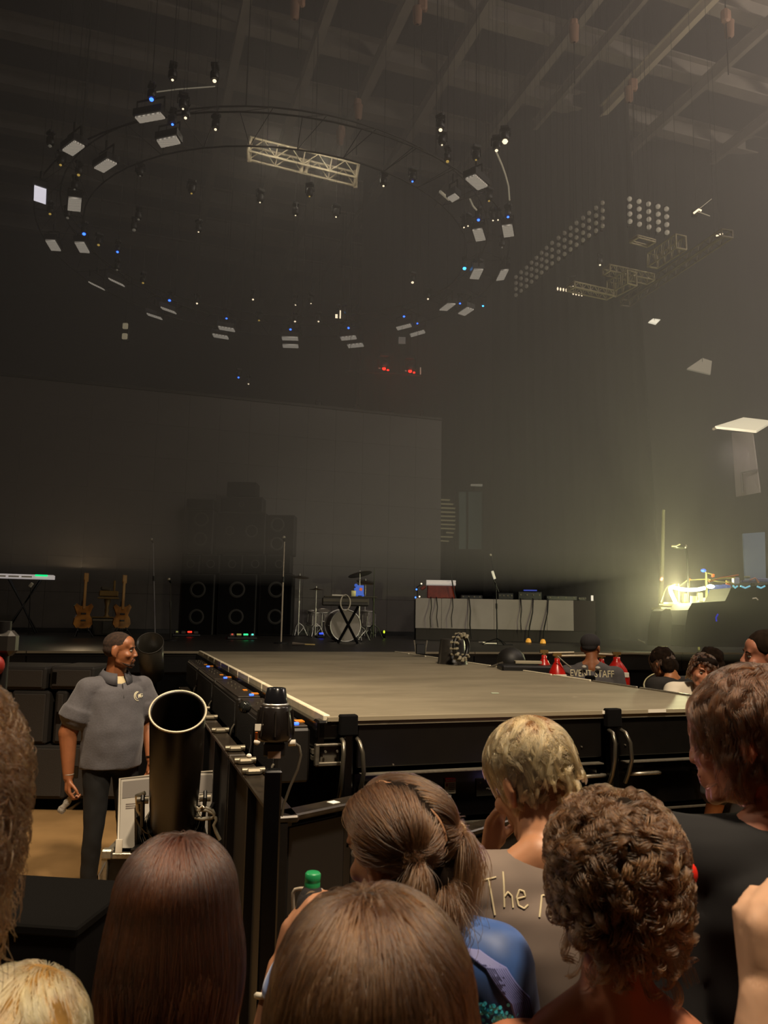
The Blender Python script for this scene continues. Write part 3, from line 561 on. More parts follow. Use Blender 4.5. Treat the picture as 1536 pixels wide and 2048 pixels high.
# ------------------------------------------------------------ band equipment
def micstand(bx, by, tx, ty, label, m=CHR, tilt_mic=True, boom=None, base='round', mic=True):
    c = on(bx, by); tp = aty(tx, ty, c.y); t = thing('microphone_stand', label, 'microphone stand', c, SA); Rz = M.Rotation(-SA, 3, 'Z'); T = Rz @ (tp - c)
    if base == 'round': MB().lathe((0, 0, 0), [(0, 0), (.13, 0), (.13, .012), (.03, .03), (0, .03)], 20).build('base', BLK, t)
    else:
        for k in range(3):
            a_ = 2 * PI * k / 3 + .5; MB().tube([(0, 0, .12), (.1 * math.cos(a_), .1 * math.sin(a_), .09), (.28 * math.cos(a_), .28 * math.sin(a_), .012)], .009, 6).build('leg', m if base == 'chrome' else BLK, t)
    k = .62; mid = T * k
    MB().cyl((0, 0, .01), mid, .013).build('lower_tube', m, t); MB().cyl(mid - T.normalized() * .05, mid + T.normalized() * .05, .02).build('clutch', BLK, t)
    end = T if boom is None else T
    MB().cyl(mid, end, .009).build('upper_tube', m, t)
    if mic:
        d = V((-.25, -.75, .35)).normalized()
        MB().cyl(end - d * .02, end + d * .10, .014, .02).build('microphone_body', BLK, t); MB().ball(end + d * .13, .031).build('microphone_grille', mat('mic_mesh', '9b968a', .4, .8, bump=.3, scale=300), t)
    return t
ASH = mat('satin_tube', 'b4a694', .4, .15)
micstand(562, 1287, 569, 1082, 'tall straight microphone stand left of the drums, centre of the stage', ASH)
micstand(310, 1276, 306, 1085, 'microphone stand behind the pit guard, left of the stage', mat('dim_tube', '77757a', .4, .1))
micstand(341, 1282, 341, 1165, 'short dark microphone stand left of the speaker props', mat('dark_tube', '2d2b28', .4, .8))
t = micstand(995, 1290, 992, 1165, 'black tripod microphone stand with a tablet in front of the white riser', BLK, base='tripod', mic=False)
c = V(t.location); q = aty(987, 1150, c.y) - c; Rz = M.Rotation(-SA, 3, 'Z'); q = Rz @ q
MB().box(q, (.05, .02, .16), Euler((0, R(-20), 0)).to_matrix(), bev=.004).build('tablet', mat('tablet_glow', 'c9c2ae', .4, emit=.5), t, 'pale glowing tablet')
MB().tube([q + V((0, .02, -.05)), q + V((.12, .02, -.32))], .012, 6).build('boom', BLK, t)
MB().tube([q + V((0, 0, .1)), Rz @ (aty(982, 1112, c.y) - c)], .007, 6).build('gooseneck', BLK, t); MB().ball(Rz @ (aty(981, 1110, c.y) - c), .022).build('microphone_grille', mat('mic_pale', 'c0b8a6', .5), t)
MB().tube([(-.35, -.1, .01), (-.2, .05, .012), (-.05, -.08, .012), (.1, .06, .012), (.3, -.05, .01)], .008, 6).build('cable', BLK, t)
# keyboard at the far left
c = on(40, 1268); kb = thing('keyboard', 'slim keyboard glowing white with green keys at the far left of the stage', 'keyboard', (c.x, c.y, SZ), SA)
zk = (aty(50, 1153, c.y) - c).z
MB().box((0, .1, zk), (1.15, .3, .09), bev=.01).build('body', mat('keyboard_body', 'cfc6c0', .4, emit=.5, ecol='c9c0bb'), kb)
MB().box((.33, -.06, zk + .03), (.24, .02, .035)).build('green_display', mat('green_led', '18c070', .4, emit=1.6, ecol='10c872'), kb, 'green lit display')
for k in range(3): MB().box((-.45 + k * .25, -.056, zk - .005), (.2, .012, .03)).build('key_block', PAPER, kb)
for s_ in (-1, 1):
    MB().tube([(s_ * .3, -.1, .02), (-s_ * .3, .3, zk - .06)], .016, 6).build('leg', BLK, kb); MB().tube([(s_ * .3, .35, .02), (-s_ * .3, -.05, zk - .06)], .016, 6).build('leg', BLK, kb)
t = thing('small_camera', 'small pale tilted camera below the keyboard', 'camera', aty(62, 1170, c.y - .4)); MB().box((0, 0, 0), (.06, .05, .1), Euler((0, R(35), 0)).to_matrix(), bev=.01).build('body', WHT, t); MB().cyl((0, 0, -.05), (.03, 0, -1.15), .01).build('post', BLK, t)
# guitars and amp
GUIT = mat('sunburst_wood', '6b3d14', .25, var=.5, scale=6, col2='b0742c'); MAP = mat('maple_neck', '9a6f38', .35)
def guitar(bx, by, ty, label, lean=0.):
    c = on(bx, by); h = (aty(bx, ty, c.y) - c).z; t = thing('electric_guitar', label, 'guitar', c, SA + .4, group='guitars on stands'); k = h / 1.12
    pr_ = [(0, .16), (.12, .17), (.17, .24), (.15, .34), (.11, .40), (.14, .48), (.17, .55), (.13, .60), (.06, .55), (0, .56)]
    pts = pr_ + [(-x, z) for x, z in pr_[::-1][1:-1]]
    v0 = [(x * k, -.022, z * k) for x, z in pts]; v1 = [(x * k, .022, z * k) for x, z in pts]; n = len(pts)
    MB().add(v0 + v1, [tuple(range(n)), tuple(range(2 * n - 1, n - 1, -1))] + [(i, i + n, (i + 1) % n + n, (i + 1) % n) for i in range(n)]).build('body', GUIT, t)
    MB().box((0, -.02, k * .76), (.05 * k, .03, .52 * k), bev=.006).build('neck', MAP, t); MB().box((.01, -.01, k * 1.06), (.085 * k, .02, .16 * k), bev=.01).build('headstock', MAP, t)
    for z in (.3, .42): MB().box((0, -.03, z * k), (.09 * k, .012, .03), bev=.004).build('pickup', BLK, t)
    st_ = thing('guitar_stand', label.replace('guitar', 'guitar stand').split(' on ')[0] + ' support', 'stand', c, SA + .4, group='guitar stands')
    for s_ in (-1, 0, 1): MB().tube([(0, .08, .35), (s_ * .18, .08 + (.2 if s_ == 0 else -.2), .01)], .01, 6).build('leg', BLK, st_)
    MB().tube([(-.1, -.06, .14), (-.1, .05, .13), (.1, .05, .13), (.1, -.06, .14)], .012, 6).build('cradle', BLK, st_); MB().cyl((0, .08, .1), (0, .08, .7), .012).build('post', BLK, st_)
guitar(163, 1275, 1148, 'electric guitar with a light neck, left of the amplifier stack on a stand'); guitar(241, 1274, 1152, 'electric guitar, right of the amplifier stack on a stand')
c = on(214, 1272); t = thing('guitar_amplifier', 'black amplifier cabinet with a grey grille under the brown stand', 'amplifier', c, SA)
H = (aty(214, 1236, c.y) - c).z
MB().box((0, .15, H / 2), (.62, .3, H), bev=.02).build('cabinet', BLK, t); MB().box((.1, -.01, H / 2 - .02), (.4, .02, H - .12), bev=.03).build('grille', mat('amp_grille', '3b3834', .9, bump=.4, scale=200), t)
MB().box((0, -.005, H - .04), (.6, .02, .04)).build('control_strip', ALUD, t)
t = thing('brown_pedestal', 'brown wooden pedestal with a two tier top on the amplifier', 'pedestal', c + V((-.06, .12, H)), SA); k = (aty(210, 1196, c.y) - c).z - H; AW = mat('brown_stand', '6d5322', .5, var=.3, scale=8)
MB().box((0, 0, .012), (.6, .26, .024), bev=.004).build('foot_plate', AW, t); MB().lathe((-.02, 0, .02), [(.07, 0), (.03, .06), (.045, .14), (.03, .2), (.07, k - .06), (.05, k - .02)], 12).build('column', AW, t)
MB().box((0, 0, k), (.42, .24, .03), bev=.004).build('top_plate', AW, t); MB().box((.0, 0, k + .09), (.38, .22, .12), bev=.02).build('upper_box', AW, t); MB().box((-.06, 0, k + .19), (.2, .16, .08), Euler((0, R(8), 0)).to_matrix(), bev=.02).build('grey_cushion', mat('grey_cloth', '4a4339', .9), t)
MB().box((.1, 0, k + .25), (.045, .04, .24), bev=.01).build('upright_block', AW, t)
# pedal boards with coloured lamps
def pedals(x, y, cols, label):
    c = on(x, y); t = thing('pedal_board', label, 'pedal board', c, SA); n = len(cols)
    MB().box((0, 0, .03), (.13 * n + .06, .24, .05), bev=.01).build('board', BLK, t)
    for i, k in enumerate(cols):
        xx = (i - (n - 1) / 2) * .13; MB().box((xx, -.02, .085), (.10, .15, .06), bev=.012).build('pedal', mat('pedal_grey', '3d3a35', .5, .3), t)
        if k: MB().box((xx, -.1, .10), (.09 if k[1] else .04, .012, .03), bev=.004).build('indicator', k[0], t)
RE = mat('red_led', 'ff2418', .4, emit=3, ecol='ff2616'); GR = mat('green_lamp', '30e080', .4, emit=2.2, ecol='25d878'); YE = mat('olive_lamp', '9a9a50', .4, emit=.7, ecol='8a8a48'); BL = mat('blue_led', '2038ff', .4, emit=3.5, ecol='1c34ff'); TE = mat('teal_lamp', '50d8c0', .4, emit=1.8, ecol='50d0b8'); DR = mat('dull_red_lamp', 'c05040', .4, emit=.8, ecol='b84838')
pedals(372, 1273, [(YE, 0), None, (RE, 1), None], 'pedal board with a red lamp behind the second microphone stand'); pedals(483, 1279, [(DR, 0), (YE, 1), (GR, 1), (TE, 0)], 'pedal board with green display left of the centre microphone')
pedals(640, 1276, [(BL, 1)], 'small pedal with a blue lamp before the drums')
t = thing('drum_sticks_bundle', 'pale brush lying on the stage in front of the drums', 'brush', on(585, 1291), SA - .2)
MB().tube([(0, 0, .03), (.2, -.05, .025)], [.028, .012], 8).build('head', mat('dusty_cloth', '6d6255', .9), t); MB().tube([(.2, -.05, .022), (.36, -.08, .02)], .012, 6).build('handle', mat('yellow_handle', 'c9b070', .5), t)
# drums
SPK = mat('silver_sparkle', 'a8a09c', .3, .5, var=.35, scale=60); HEAD = mat('drum_head', '8d857d', .6, var=.1, scale=3)
def drum(c, r, d, axis, label, m=SPK, name='drum'):
    t = thing(name, label, 'drum', c); a_ = V(axis).normalized(); q = a_.to_track_quat('Z', 'Y')
    MB().cyl(-a_ * d / 2, a_ * d / 2, r, n=28).build('shell', m, t)
    for s_ in (-1, 1):
        MB().tube([a_ * (s_ * d / 2) + q @ V((r * 1.02 * math.cos(2 * PI * k / 28), r * 1.02 * math.sin(2 * PI * k / 28), 0)) for k in range(28)], .014, 6, True).build('hoop', CHR, t)
        MB().cyl(a_ * (s_ * d / 2), a_ * (s_ * (d / 2 + .004)), r * .97, n=28).build('drum_head', HEAD, t)
    for k in range(8):
        e = q @ V((r * 1.04 * math.cos(2 * PI * k / 8), r * 1.04 * math.sin(2 * PI * k / 8), 0)); MB().cyl(e - a_ * (d * .3), e + a_ * (d * .3), .009, n=6).build('lug', CHR, t)
    return t
c = on(688, 1284); BR = (aty(688, 1221, c.y) - c).z / 2
drum(c + V((-.05, .28, BR + .01)), BR, .40, (.35, -1, 0), 'large pale bass drum behind the crossed keyboard legs', name='bass_drum')
c1 = on(626, 1272); drum(c1 + V((0, .2, .42)), .17, .32, (.1, -.15, 1), 'silver sparkle floor tom left of the bass drum', name='floor_tom'); drum(c1 + V((.22, .3, .5)), .15, .22, (.05, -.35, 1), 'silver sparkle rack tom just left of the keyboard case', name='rack_tom')
c2 = on(733, 1275); drum(c2 + V((.02, .35, .44)), .17, .34, (0, -.1, 1), 'silver sparkle floor tom right of the bass drum', name='floor_tom')
for t in [o for o in COL.objects if o.name.startswith(('floor_tom', 'rack_tom'))]:
    z = t.location.z - SZ
    for k in range(3):
        a_ = 2.1 * k + .4; MB().tube([(.18 * math.cos(a_), .18 * math.sin(a_), .05), (.2 * math.cos(a_), .2 * math.sin(a_), -z + .01)], .009, 6).build('leg', CHR, t)
def cymst(bx, by, ty, label, cym=True, m=CHR, tilt=.2, r=.2, spread=.22, ph=0.):
    c = on(bx, by); h = (aty(bx, ty, c.y) - c).z; t = thing('cymbal_stand', label, 'cymbal stand', c, ph, group='cymbal stands round the drums')
    MB().cyl((0, 0, .03), (0, 0, h * .55), .016).build('lower_tube', m, t); MB().cyl((0, 0, h * .5), (0, 0, h), .010).build('upper_tube', m, t); MB().cyl((0, 0, h * .53), (0, 0, h * .58), .026).build('clamp', m, t)
    for k in range(3):
        a_ = 2 * PI * k / 3 + .25; e = V((math.cos(a_), math.sin(a_), 0))
        MB().tube([(0, 0, .32), tuple(e * spread * .5 + V((0, 0, .24)))[:3], tuple(e * spread + V((0, 0, .01)))], .010, 6).build('leg', m, t); MB().tube([(0, 0, .05), tuple(e * spread * .55 + V((0, 0, .2)))], .007, 6).build('brace', m, t); MB().ball(e * spread + V((0, 0, .015)), .016).build('foot', RUB, t)
    if cym:
        q = Euler((tilt, tilt * .5, 0)).to_matrix(); cb_ = MB().lathe((0, 0, 0), [(.012, .02), (.035, .016), (.05, .004), (r * .6, -.006), (r, -.018), (r, -.021), (.03, .0)], 28)
        cb_.v = [tuple(q @ V(v_) + V((0, 0, h - .03))) for v_ in cb_.v]; cb_.build('cymbal', mat('dark_bronze', '4d3c1c', .3, .9), t); MB().cyl((0, 0, h - .03), (0, 0, h + .03), .012).build('wing_nut', m, t)
cymst(596, 1273, 1150, 'thin cymbal stand at the far left of the drum kit', r=.22)
cymst(630, 1275, 1175, 'hi-hat stand in front of the left floor tom', r=.16, tilt=.05)
cymst(717, 1283, 1144, 'bright chrome stand with splayed legs nearest the audience, right of the bass drum', r=.24, tilt=-.25, spread=.3, ph=.5)
cymst(729, 1274, 1160, 'chrome stand just behind the bright nearest stand', r=.22, tilt=.3)
cymst(746, 1278, 1135, 'dark green tinted stand at the right end of the drum kit', False, mat('green_steel', '4d5340', .35, .8))
# keyboard case on crossed legs
c = on(692, 1287); t = thing('keyboard_case', 'grey keyboard on black crossed legs in front of the bass drum', 'keyboard', c, SA * .3)
za = (aty(692, 1212, c.y) - c).z; zb = (aty(692, 1195, c.y) - c).z
MB().box((-.03, 0, (za + zb) / 2), (.84, .32, zb - za), bev=.02).build('body', mat('keyboard_grey', '3a362f', .6), t)
MB().box((-.03, -.165, (za + zb) / 2 + .02), (.8, .01, .05)).build('front_strip', mat('strip_grey', '56503f', .6), t)
for yy in (-.08, .08):
    for s_ in (-1, 1): MB().box((.03, yy + s_ * .02, za / 2), (.04, .025, za * 1.12), Euler((0, s_ * R(28), 0)).to_matrix(), bev=.004).build('leg', BLKM, t)
MB().box((.06, 0, zb + .012), (.95, .3, .02), bev=.004).build('top_board', mat('top_olive', '4a4636', .6), t)
o2 = thing('mixer_papers', 'white cable loop and papers hanging over the keyboard edge', 'cable', c + V((0, 0, zb + .025)), SA * .3)
MB().tube([(-.04 + .075 * math.cos(a_) * (1 + .02 * a_), -.19, -.12 + .14 * math.sin(a_)) for a_ in np.linspace(1.2, 13.2, 44)], .008, 6).build('coil', mat('cream_cable', 'c2b8a4', .6), o2)
MB().box((-.16, -.05, .012), (.24, .07, .02), Euler((0, 0, .1)).to_matrix()).build('paper', PAPER, o2)
t = thing('tin_mug', 'small pale yellow cup on the keyboard', 'cup', c + V((.12, -.1, zb + .022)), 0); MB().lathe((0, 0, 0), [(0, 0), (.04, 0), (.042, .1), (.036, .1), (.034, .01), (0, .01)], 16).build('cup_body', mat('pale_yellow', 'd8d088', .5, emit=.15), t)
t = thing('laptop', 'open laptop with blue and orange stickers on the keyboard', 'laptop', c + V((.22, .05, zb + .022)), .1)
MB().box((0, .05, .008), (.28, .2, .014), bev=.004).build('base', BLK, t); sc_ = MB().box((0, -.06, .11), (.15, .008, .19), Euler((R(-8), 0, 0)).to_matrix(), bev=.003).build('lid', mat('blue_sticker', '3a62c8', .5, emit=.5, ecol='3a62c8'), t, 'lid covered in blue stickers')
for x, z, s_ in ((-.07, .2, .03), (-.08, .13, .025), (-.05, .03, .03), (.06, .02, .025)): MB().ball((x, -.06, z), (s_, .006, s_)).build('sticker', MATS['blue_sticker'], sc_)
MB().box((.02, -.068, .13), (.05, .006, .05), Euler((0, .3, 0)).to_matrix()).build('sticker', mat('orange_sticker', 'd86a30', .5, emit=.4), sc_)
t = thing('green_drink_can', 'small object with a green-yellow light right of the drums', 'indicator', on(768, 1276), 0); MB().lathe((0, 0, 0), [(0, 0), (.03, 0), (.03, .1), (.015, .12), (0, .12)], 12).build('body', BLK, t); MB().ball((0, -.02, .14), (.018, .018, .035)).build('lamp', mat('lime_lamp', 'b8e030', .4, emit=2.5, ecol='b0e028'), t)

# ------------------------------------------------------------ white riser with gear
A0, A1 = ab(on(830, 1279)), ab(on(1192, 1286)); L0, L1 = S(*A0), S(*A1); d = (L1 - L0); ang = math.atan2(d.y, d.x); W = d.length
rs = thing('riser', 'long low riser with a pale fabric front right of the drums', 'riser', (L0.x, L0.y, SZ), ang)
RH = (aty(830, 1196, L0.y) - V((L0.x, L0.y, SZ))).z; RH2 = (aty(830, 1256, L0.y)).z - SZ
pw = mat('riser_white', 'a49c96', .8, var=.1, scale=1.2); npn = 6
for i in range(npn): 
    x0, x1 = W * .88 * i / npn, W * .88 * (i + 1) / npn; MB().box(((x0 + x1) / 2, 0, (RH + RH2) / 2), (x1 - x0 - .006, .03, RH - RH2), bev=.003).build('front_panel', pw, rs)
MB().box((W * .94, .01, (RH + RH2) / 2), (W * .12, .03, RH - RH2)).build('front_panel', mat('riser_end_brown', '3b3430', .9), rs, 'dark brown end panel')  # end panel in one even dark brown
MB().box((W / 2, .02, RH2 / 2), (W, .03, RH2)).build('lower_skirt', mat('riser_dark', '36312c', .8), rs)
MB().box((W / 2, .9, RH - .02), (W, 1.8, .04)).build('top_deck', BLKM, rs)
for x in (0, W): MB().box((x, .9, RH / 2 - .02), (.04, 1.8, RH - .05)).build('side_panel', BLKM, rs)
def rz_(x, y=.25): # a point on the riser top, by image column
    p = aty(x, 1190, L0.y + (x - 830) / 362 * (L1.y - L0.y)); f = (V((p.x, p.y, 0)) - V((L0.x, L0.y, 0))).length
    return V((L0.x, L0.y, SZ)) + V((math.cos(ang), math.sin(ang), 0)) * f + V((-math.sin(ang), math.cos(ang), 0)) * y + V((0, 0, RH))
OR = mat('red_organ', '7d2a18', .4, var=.3, scale=8)
og = thing('red_organ', 'red wooden organ with pale keys on the left end of the riser', 'organ', rz_(882, .3), ang)
MB().box((0, .1, .17), (.62, .4, .34), bev=.02).build('case', OR, og); MB().box((.0, -.13, .38), (.66, .08, .045), Euler((R(-15), 0, 0)).to_matrix(), bev=.006).build('upper_keys', mat('pale_keys', 'd9cfc4', .5, emit=.35), og, 'pale row of keys'); MB().box((.0, -.16, .32), (.66, .08, .045), Euler((R(-15), 0, 0)).to_matrix(), bev=.006).build('lower_keys', MATS['pale_keys'], og)
MB().box((-.4, -.02, .24), (.12, .2, .07), Euler((0, R(-35), 0)).to_matrix(), bev=.01).build('side_flap', OR, og)
MB().tube([(.22, -.25, .55), (.26, -.25, .3), (.33, -.26, .0)], .016, 6).build('microphone_arm', BLK, og)
for x, n_, lab in ((835, 'stand_light', 'small stand with blue-white lamps at the left end of the riser'),):
    t = thing(n_, lab, 'lamp', rz_(x, .3), ang); MB().tube([(0, 0, 0), (-.02, 0, .25), (.08, 0, .32)], .012, 6).build('arm', BLK, t)
    for p_, k in (((-.03, -.03, .2), 'B'), ((.08, -.02, .33), 'W'), ((-.05, -.03, .02), 'B'), ((.04, -.02, .04), 'W')): MB().ball(p_, .018).build('bulb', LM[k], t)
for x, w_, h_, l in ((945, .5, .1, 'low black equipment box right of the organ'), (1015, .36, .16, 'black rounded mixer box behind the tablet stand'), (1065, .55, .20, 'wide dark blue-lit rack in the middle of the riser'), (1130, .7, .12, 'long low black case on the right of the riser'), (1172, .18, .1, 'small black box at the right end of the riser')):
    t = thing('equipment_box', l, 'equipment', rz_(x, .5), ang); MB().box((0, .1, h_ / 2), (w_, .35, h_), bev=.02).build('box_body', mat('rack_dark', '17181c', .4, var=.3, scale=20), t)
    for k in range(4): MB().cyl((-w_ / 2 + w_ * (k + .5) / 4, -.075, h_ * .6), (-w_ / 2 + w_ * (k + .5) / 4, -.095, h_ * .6), .018, n=10).build('knob', ALUD, t)
t = thing('blue_strip_lamp', 'faint blue lamp strip above the dark rack on the riser', 'lamp', rz_(1065, .4) + V((0, 0, .201)), ang); MB().box((0, 0, .02), (.3, .03, .03), bev=.005).build('strip', mat('dim_blue', '3040a0', .5, emit=.5, ecol='3444a8'), t)
t = thing('white_tag', 'small white tag standing at the right end of the riser', 'tag', rz_(1186, .1), ang); MB().box((0, 0, .06), (.05, .02, .12), bev=.004).build('card', mat('white_lit_card', 'fff4e0', .5, emit=.6), t)
for i, (x, y1, x1_, fan, lab) in enumerate(((862, 1255, 862, 0, 'first'), (873, 1255, 876, 0, 'second'), (905, 1255, 904, 0, 'third'), (938, 1278, 943, 1, 'thick'), (1041, 1265, 1043, 0, 'thin'), (1066, 1284, 1057, 1, 'long dark'), (1096, 1286, 1086, 1, 'longest dark'))):
    t0 = rz_(x, -.04); p1 = aty(x1_, y1, t0.y - .1); t = thing('hanging_cable', '%s cable hanging down the pale front of the riser' % lab, 'cable', t0, group='cables hanging over the riser front')
    D = p1 - t0; MB().tube([V((0, .1, .03)), V((0, 0, .02)), D * .3 + V((.012, -.02, 0)), D * .65 + V((-.02, -.03, 0)), D], [.010, .012, .010 if not fan else .014, .016 if fan else .01, .01], 6).build('cable_run', RUB, t)
for x, y, l in ((943, 1279, 'left'), (1057, 1286, 'middle'), (1086, 1288, 'right')):
    t = thing('orange_cup', 'small glowing orange dome on the stage floor, %s of the three' % l, 'lamp', on(x, y), group='orange domes'); MB().lathe((0, 0, 0), [(.06, 0), (.055, .05), (.035, .09), (0, .10)], 14).build('dome', mat('amber_dome', 'd89a3c', .4, emit=.6, ecol='d09030'), t); MB().lathe((0, 0, 0), [(0, 0), (.065, 0), (.065, .012), (.05, .012)], 14).build('rim', BLK, t)
t = thing('paper_stack', 'white set lists lying on the stage beside the tripod stand', 'paper', on(978, 1288), SA + .1); MB().box((0, 0, .012), (.3, .12, .02), bev=.002).build('sheets', PAPER, t); MB().box((-.12, .03, .03), (.14, .1, .02), Euler((0, .1, .4)).to_matrix()).build('top_sheet', PAPER, t)
# ------------------------------------------------------------ speakers hung along the runway
FB = mat('speaker_front', '15110d', .5, var=.2, scale=20)
for i in range(4):
    b0 = .08 + i * 1.44; t = thing('front_fill_speaker', 'long black speaker clamped on the left side of the runway, %s from the front' % ('first', 'second', 'third', 'fourth')[i], 'speaker', S(-.15, b0, 0), SA, group='speakers along the runway')
    MB().box((0, .68, 1.26), (.17, 1.36, .26), bev=.012).build('cabinet', FB, t)
    MB().box((0, .68, 1.395), (.15, 1.32, .012), bev=.003).build('top_plate', mat('speaker_top', '221b13', .5, var=.6, scale=25), t)
    MB().box((-.088, .68, 1.26), (.01, 1.3, .2)).build('grille', mat('grille_black', '120f0c', .7, bump=.5, scale=150), t)
    MB().box((.02, .05, 1.408), (.03, .02, .012), bev=.003).build('blue_lamp', mat('blue_pin_lamp', '3058ff', .4, emit=4, ecol='2c54ff'), t)
    MB().box((.06, .16, 1.405), (.045, .07, .006)).build('orange_tape', mat('orange_tape', 'c8791e', .6, emit=.12), t)
    MB().box((.03, .42, 1.405), (.03, .06, .006)).build('orange_tape', MATS['orange_tape'], t)
    for k in range(6): MB().cyl((-.02 + .04 * (k % 2), .55 + k * .11, 1.40), (-.02 + .04 * (k % 2), .55 + k * .11, 1.412), .008, n=8).build('knob', ALUD, t)
    MB().tube([(-.09, .02, 1.22), (-.11, .01, 1.19), (-.115, .02, 1.14), (-.10, .06, 1.11)], .008, 6).build('handle', ALUD, t)
    for yy in (.2, 1.1): MB().box((0, yy, .565), (.05, .05, 1.13)).build('leg', BLKM, t)
# ------------------------------------------------------------ barricades
BR_ = mat('barrier_brown', '0c0805', .6, var=.1, scale=7); BRT = mat('barrier_top', '2a231a', .35, .3, var=.5, scale=30)
def barricade(p, q, z, label, panels=3):
    p, q = V(p), V(q); d = q - p; L = d.xy.length; t = thing('crowd_barricade', label, 'barricade', (p.x, p.y, 0), math.atan2(d.y, d.x), group='crowd barricades')
    MB().box((L / 2, 0, z - .012), (L, .09, .024), bev=.006).build('top_rail', BRT, t)
    for i in range(panels):
        x0, x1 = L * i / panels + .02, L * (i + 1) / panels - .02; MB().box(((x0 + x1) / 2, 0, z / 2), (x1 - x0, .02, z - .1), bev=.004).build('panel', BR_, t)
    for i in range(panels + 1): MB().box((min(max(L * i / panels, .02), L - .02), .02, z / 2 - .01), (.035, .05, z - .03)).build('post', BLK, t)
    return t
zb_ = 1.25
c0 = S(-.40, -1.02); 
for i in range(4): barricade(c0 + SY * (i * 1.25), c0 + SY * ((i + 1) * 1.25 - .02), zb_, 'dark barricade section beside the runway, %s from the front' % ('first', 'second', 'third', 'last')[i], 2)
pA, pB = atz(566, 1626, zb_), atz(700, 1598, zb_); dd = (pB - pA); dd.z = 0; dd.normalize()
t = barricade(pA, pA + dd * .62, zb_, 'front barricade section with a white square sticker on its rail', 2)
MB().box((.24, -.0, zb_ + .001), (.036, .036, .002)).build('sticker', PAPER, t, 'white square sticker')
barricade(pA + dd * .65, pA + dd * 1.8, 1.02, 'front barricade section behind the blond head', 2); barricade(pA + dd * 1.83, pA + dd * 3.3, 1.02, 'front barricade section at the far right of the pit', 2)
cl = thing('cable_clamps', 'row of pale metal clamps on the barricade rail beside the runway', 'clamp', c0 + V((0, 0, zb_)), SA)
for y in (.75, 1.0, 1.35, 2.0, 2.6, 3.1): MB().box((.0, y, .012), (.07, .06, .03), bev=.01).cyl((-.05, y, .015), (.05, y, .015), .016, n=8).build('clamp', mat('dull_clamp', '6f6858', .4, .6), cl)
# ------------------------------------------------------------ lamp head on a post at the barricade corner
P0 = aty(549, 1480, 2.85); ml = thing('beacon_light', 'black lamp head with a silver rim on a post by the barricade corner', 'stage light', (P0.x, P0.y, 0), .15)
z = P0.z
MB().box((0, 0, z / 2 - .05), (.06, .06, z - .1), bev=.006).build('post', BLKG, ml)
MB().box((0, 0, z - .028), (.075, .075, .045), bev=.004).build('bracket', BLK, ml)
MB().lathe((0, 0, z), [(0, 0), (.062, 0), (.068, .012), (.066, .05), (.055, .115), (.05, .12), (0, .12)], 8).build('housing', mat('beacon_black', '171311', .25), ml)
for a_ in np.linspace(0, 2 * PI, 9)[:-1]: MB().tube([(.069 * math.cos(a_), .069 * math.sin(a_), z + .02), (.06 * math.cos(a_), .06 * math.sin(a_), z + .105)], .003, 5).build('edge_rib', mat('rib_grey', '3c3630', .3, .6), ml)
MB().lathe((0, 0, z + .118), [(.03, .004), (.045, .0), (.046, .009), (.03, .013)], 20).build('silver_rim', CHR, ml, 'shiny silver rim')
MB().lathe((0, 0, z + .13), [(.042, 0), (.034, .05), (.030, .052), (0, .052)], 16).build('top_cap', mat('cap_smoke', '141417', .15), ml)
MB().box((-.056, -.045, z + .05), (.028, .004, .022)).build('sticker', PAPER, ml, 'white sticker'); MB().box((-.064, -.03, z + .018), (.008, .01, .026)).build('orange_marker', mat('orange_plastic', 'd06a1c', .5), ml)
MB().box((.0, -.036, z - .045), (.045, .004, .024)).build('label_plate', mat('pinkish_label', '8a7468', .6), ml)
cb_ = thing('power_cable', 'black cable with a pale plug hanging from the lamp head', 'cable', P0 + V((0, 0, 0)))
MB().cyl((.05, 0, -.01), (.075, 0, -.008), .011).build('plug', WHT, cb_, 'pale plug')
MB().tube([(.07, 0, -.008), (.088, 0, -.02), (.095, 0, -.05), (.085, 0, -.10), (.06, 0, -.16), (.04, .0, -.22), (.035, 0, -.26)], .005, 8).build('cable_run', mat('grey_cable', '4a443a', .5), cb_)
for x, y, Y, s_, l in ((536, 1569, 2.9, .012, 'small white round tag below the lamp head'), (498, 1512, 3.6, .012, 'small white tag on the barricade rail'), (514, 1484, 3.4, .014, 'pale plastic plug on the barricade rail')):
    t = thing('tag_bulb', l, 'tag', aty(x, y, Y)); MB().ball((0, 0, 0), (s_, .008, s_ * .9)).build('tag_body', PAPER, t); MB().tube([(0, 0, s_), (.005, .01, .05), (0, .02, .09)], .003, 5).build('tag_string', RUB, t)
gp = thing('goggles', 'glassy round lamp on the second runway speaker', 'lamp', aty(490, 1414, 4.5)); MB().ball((0, 0, 0), (.03, .03, .035)).build('glass_dome', mat('smoked_glass', '20211f', .05), gp); MB().lathe((0, 0, 0), [(.03, -.005), (.036, 0), (.03, .005)], 14, axis=(.3, -1, 0)).build('rim', BLK, gp)

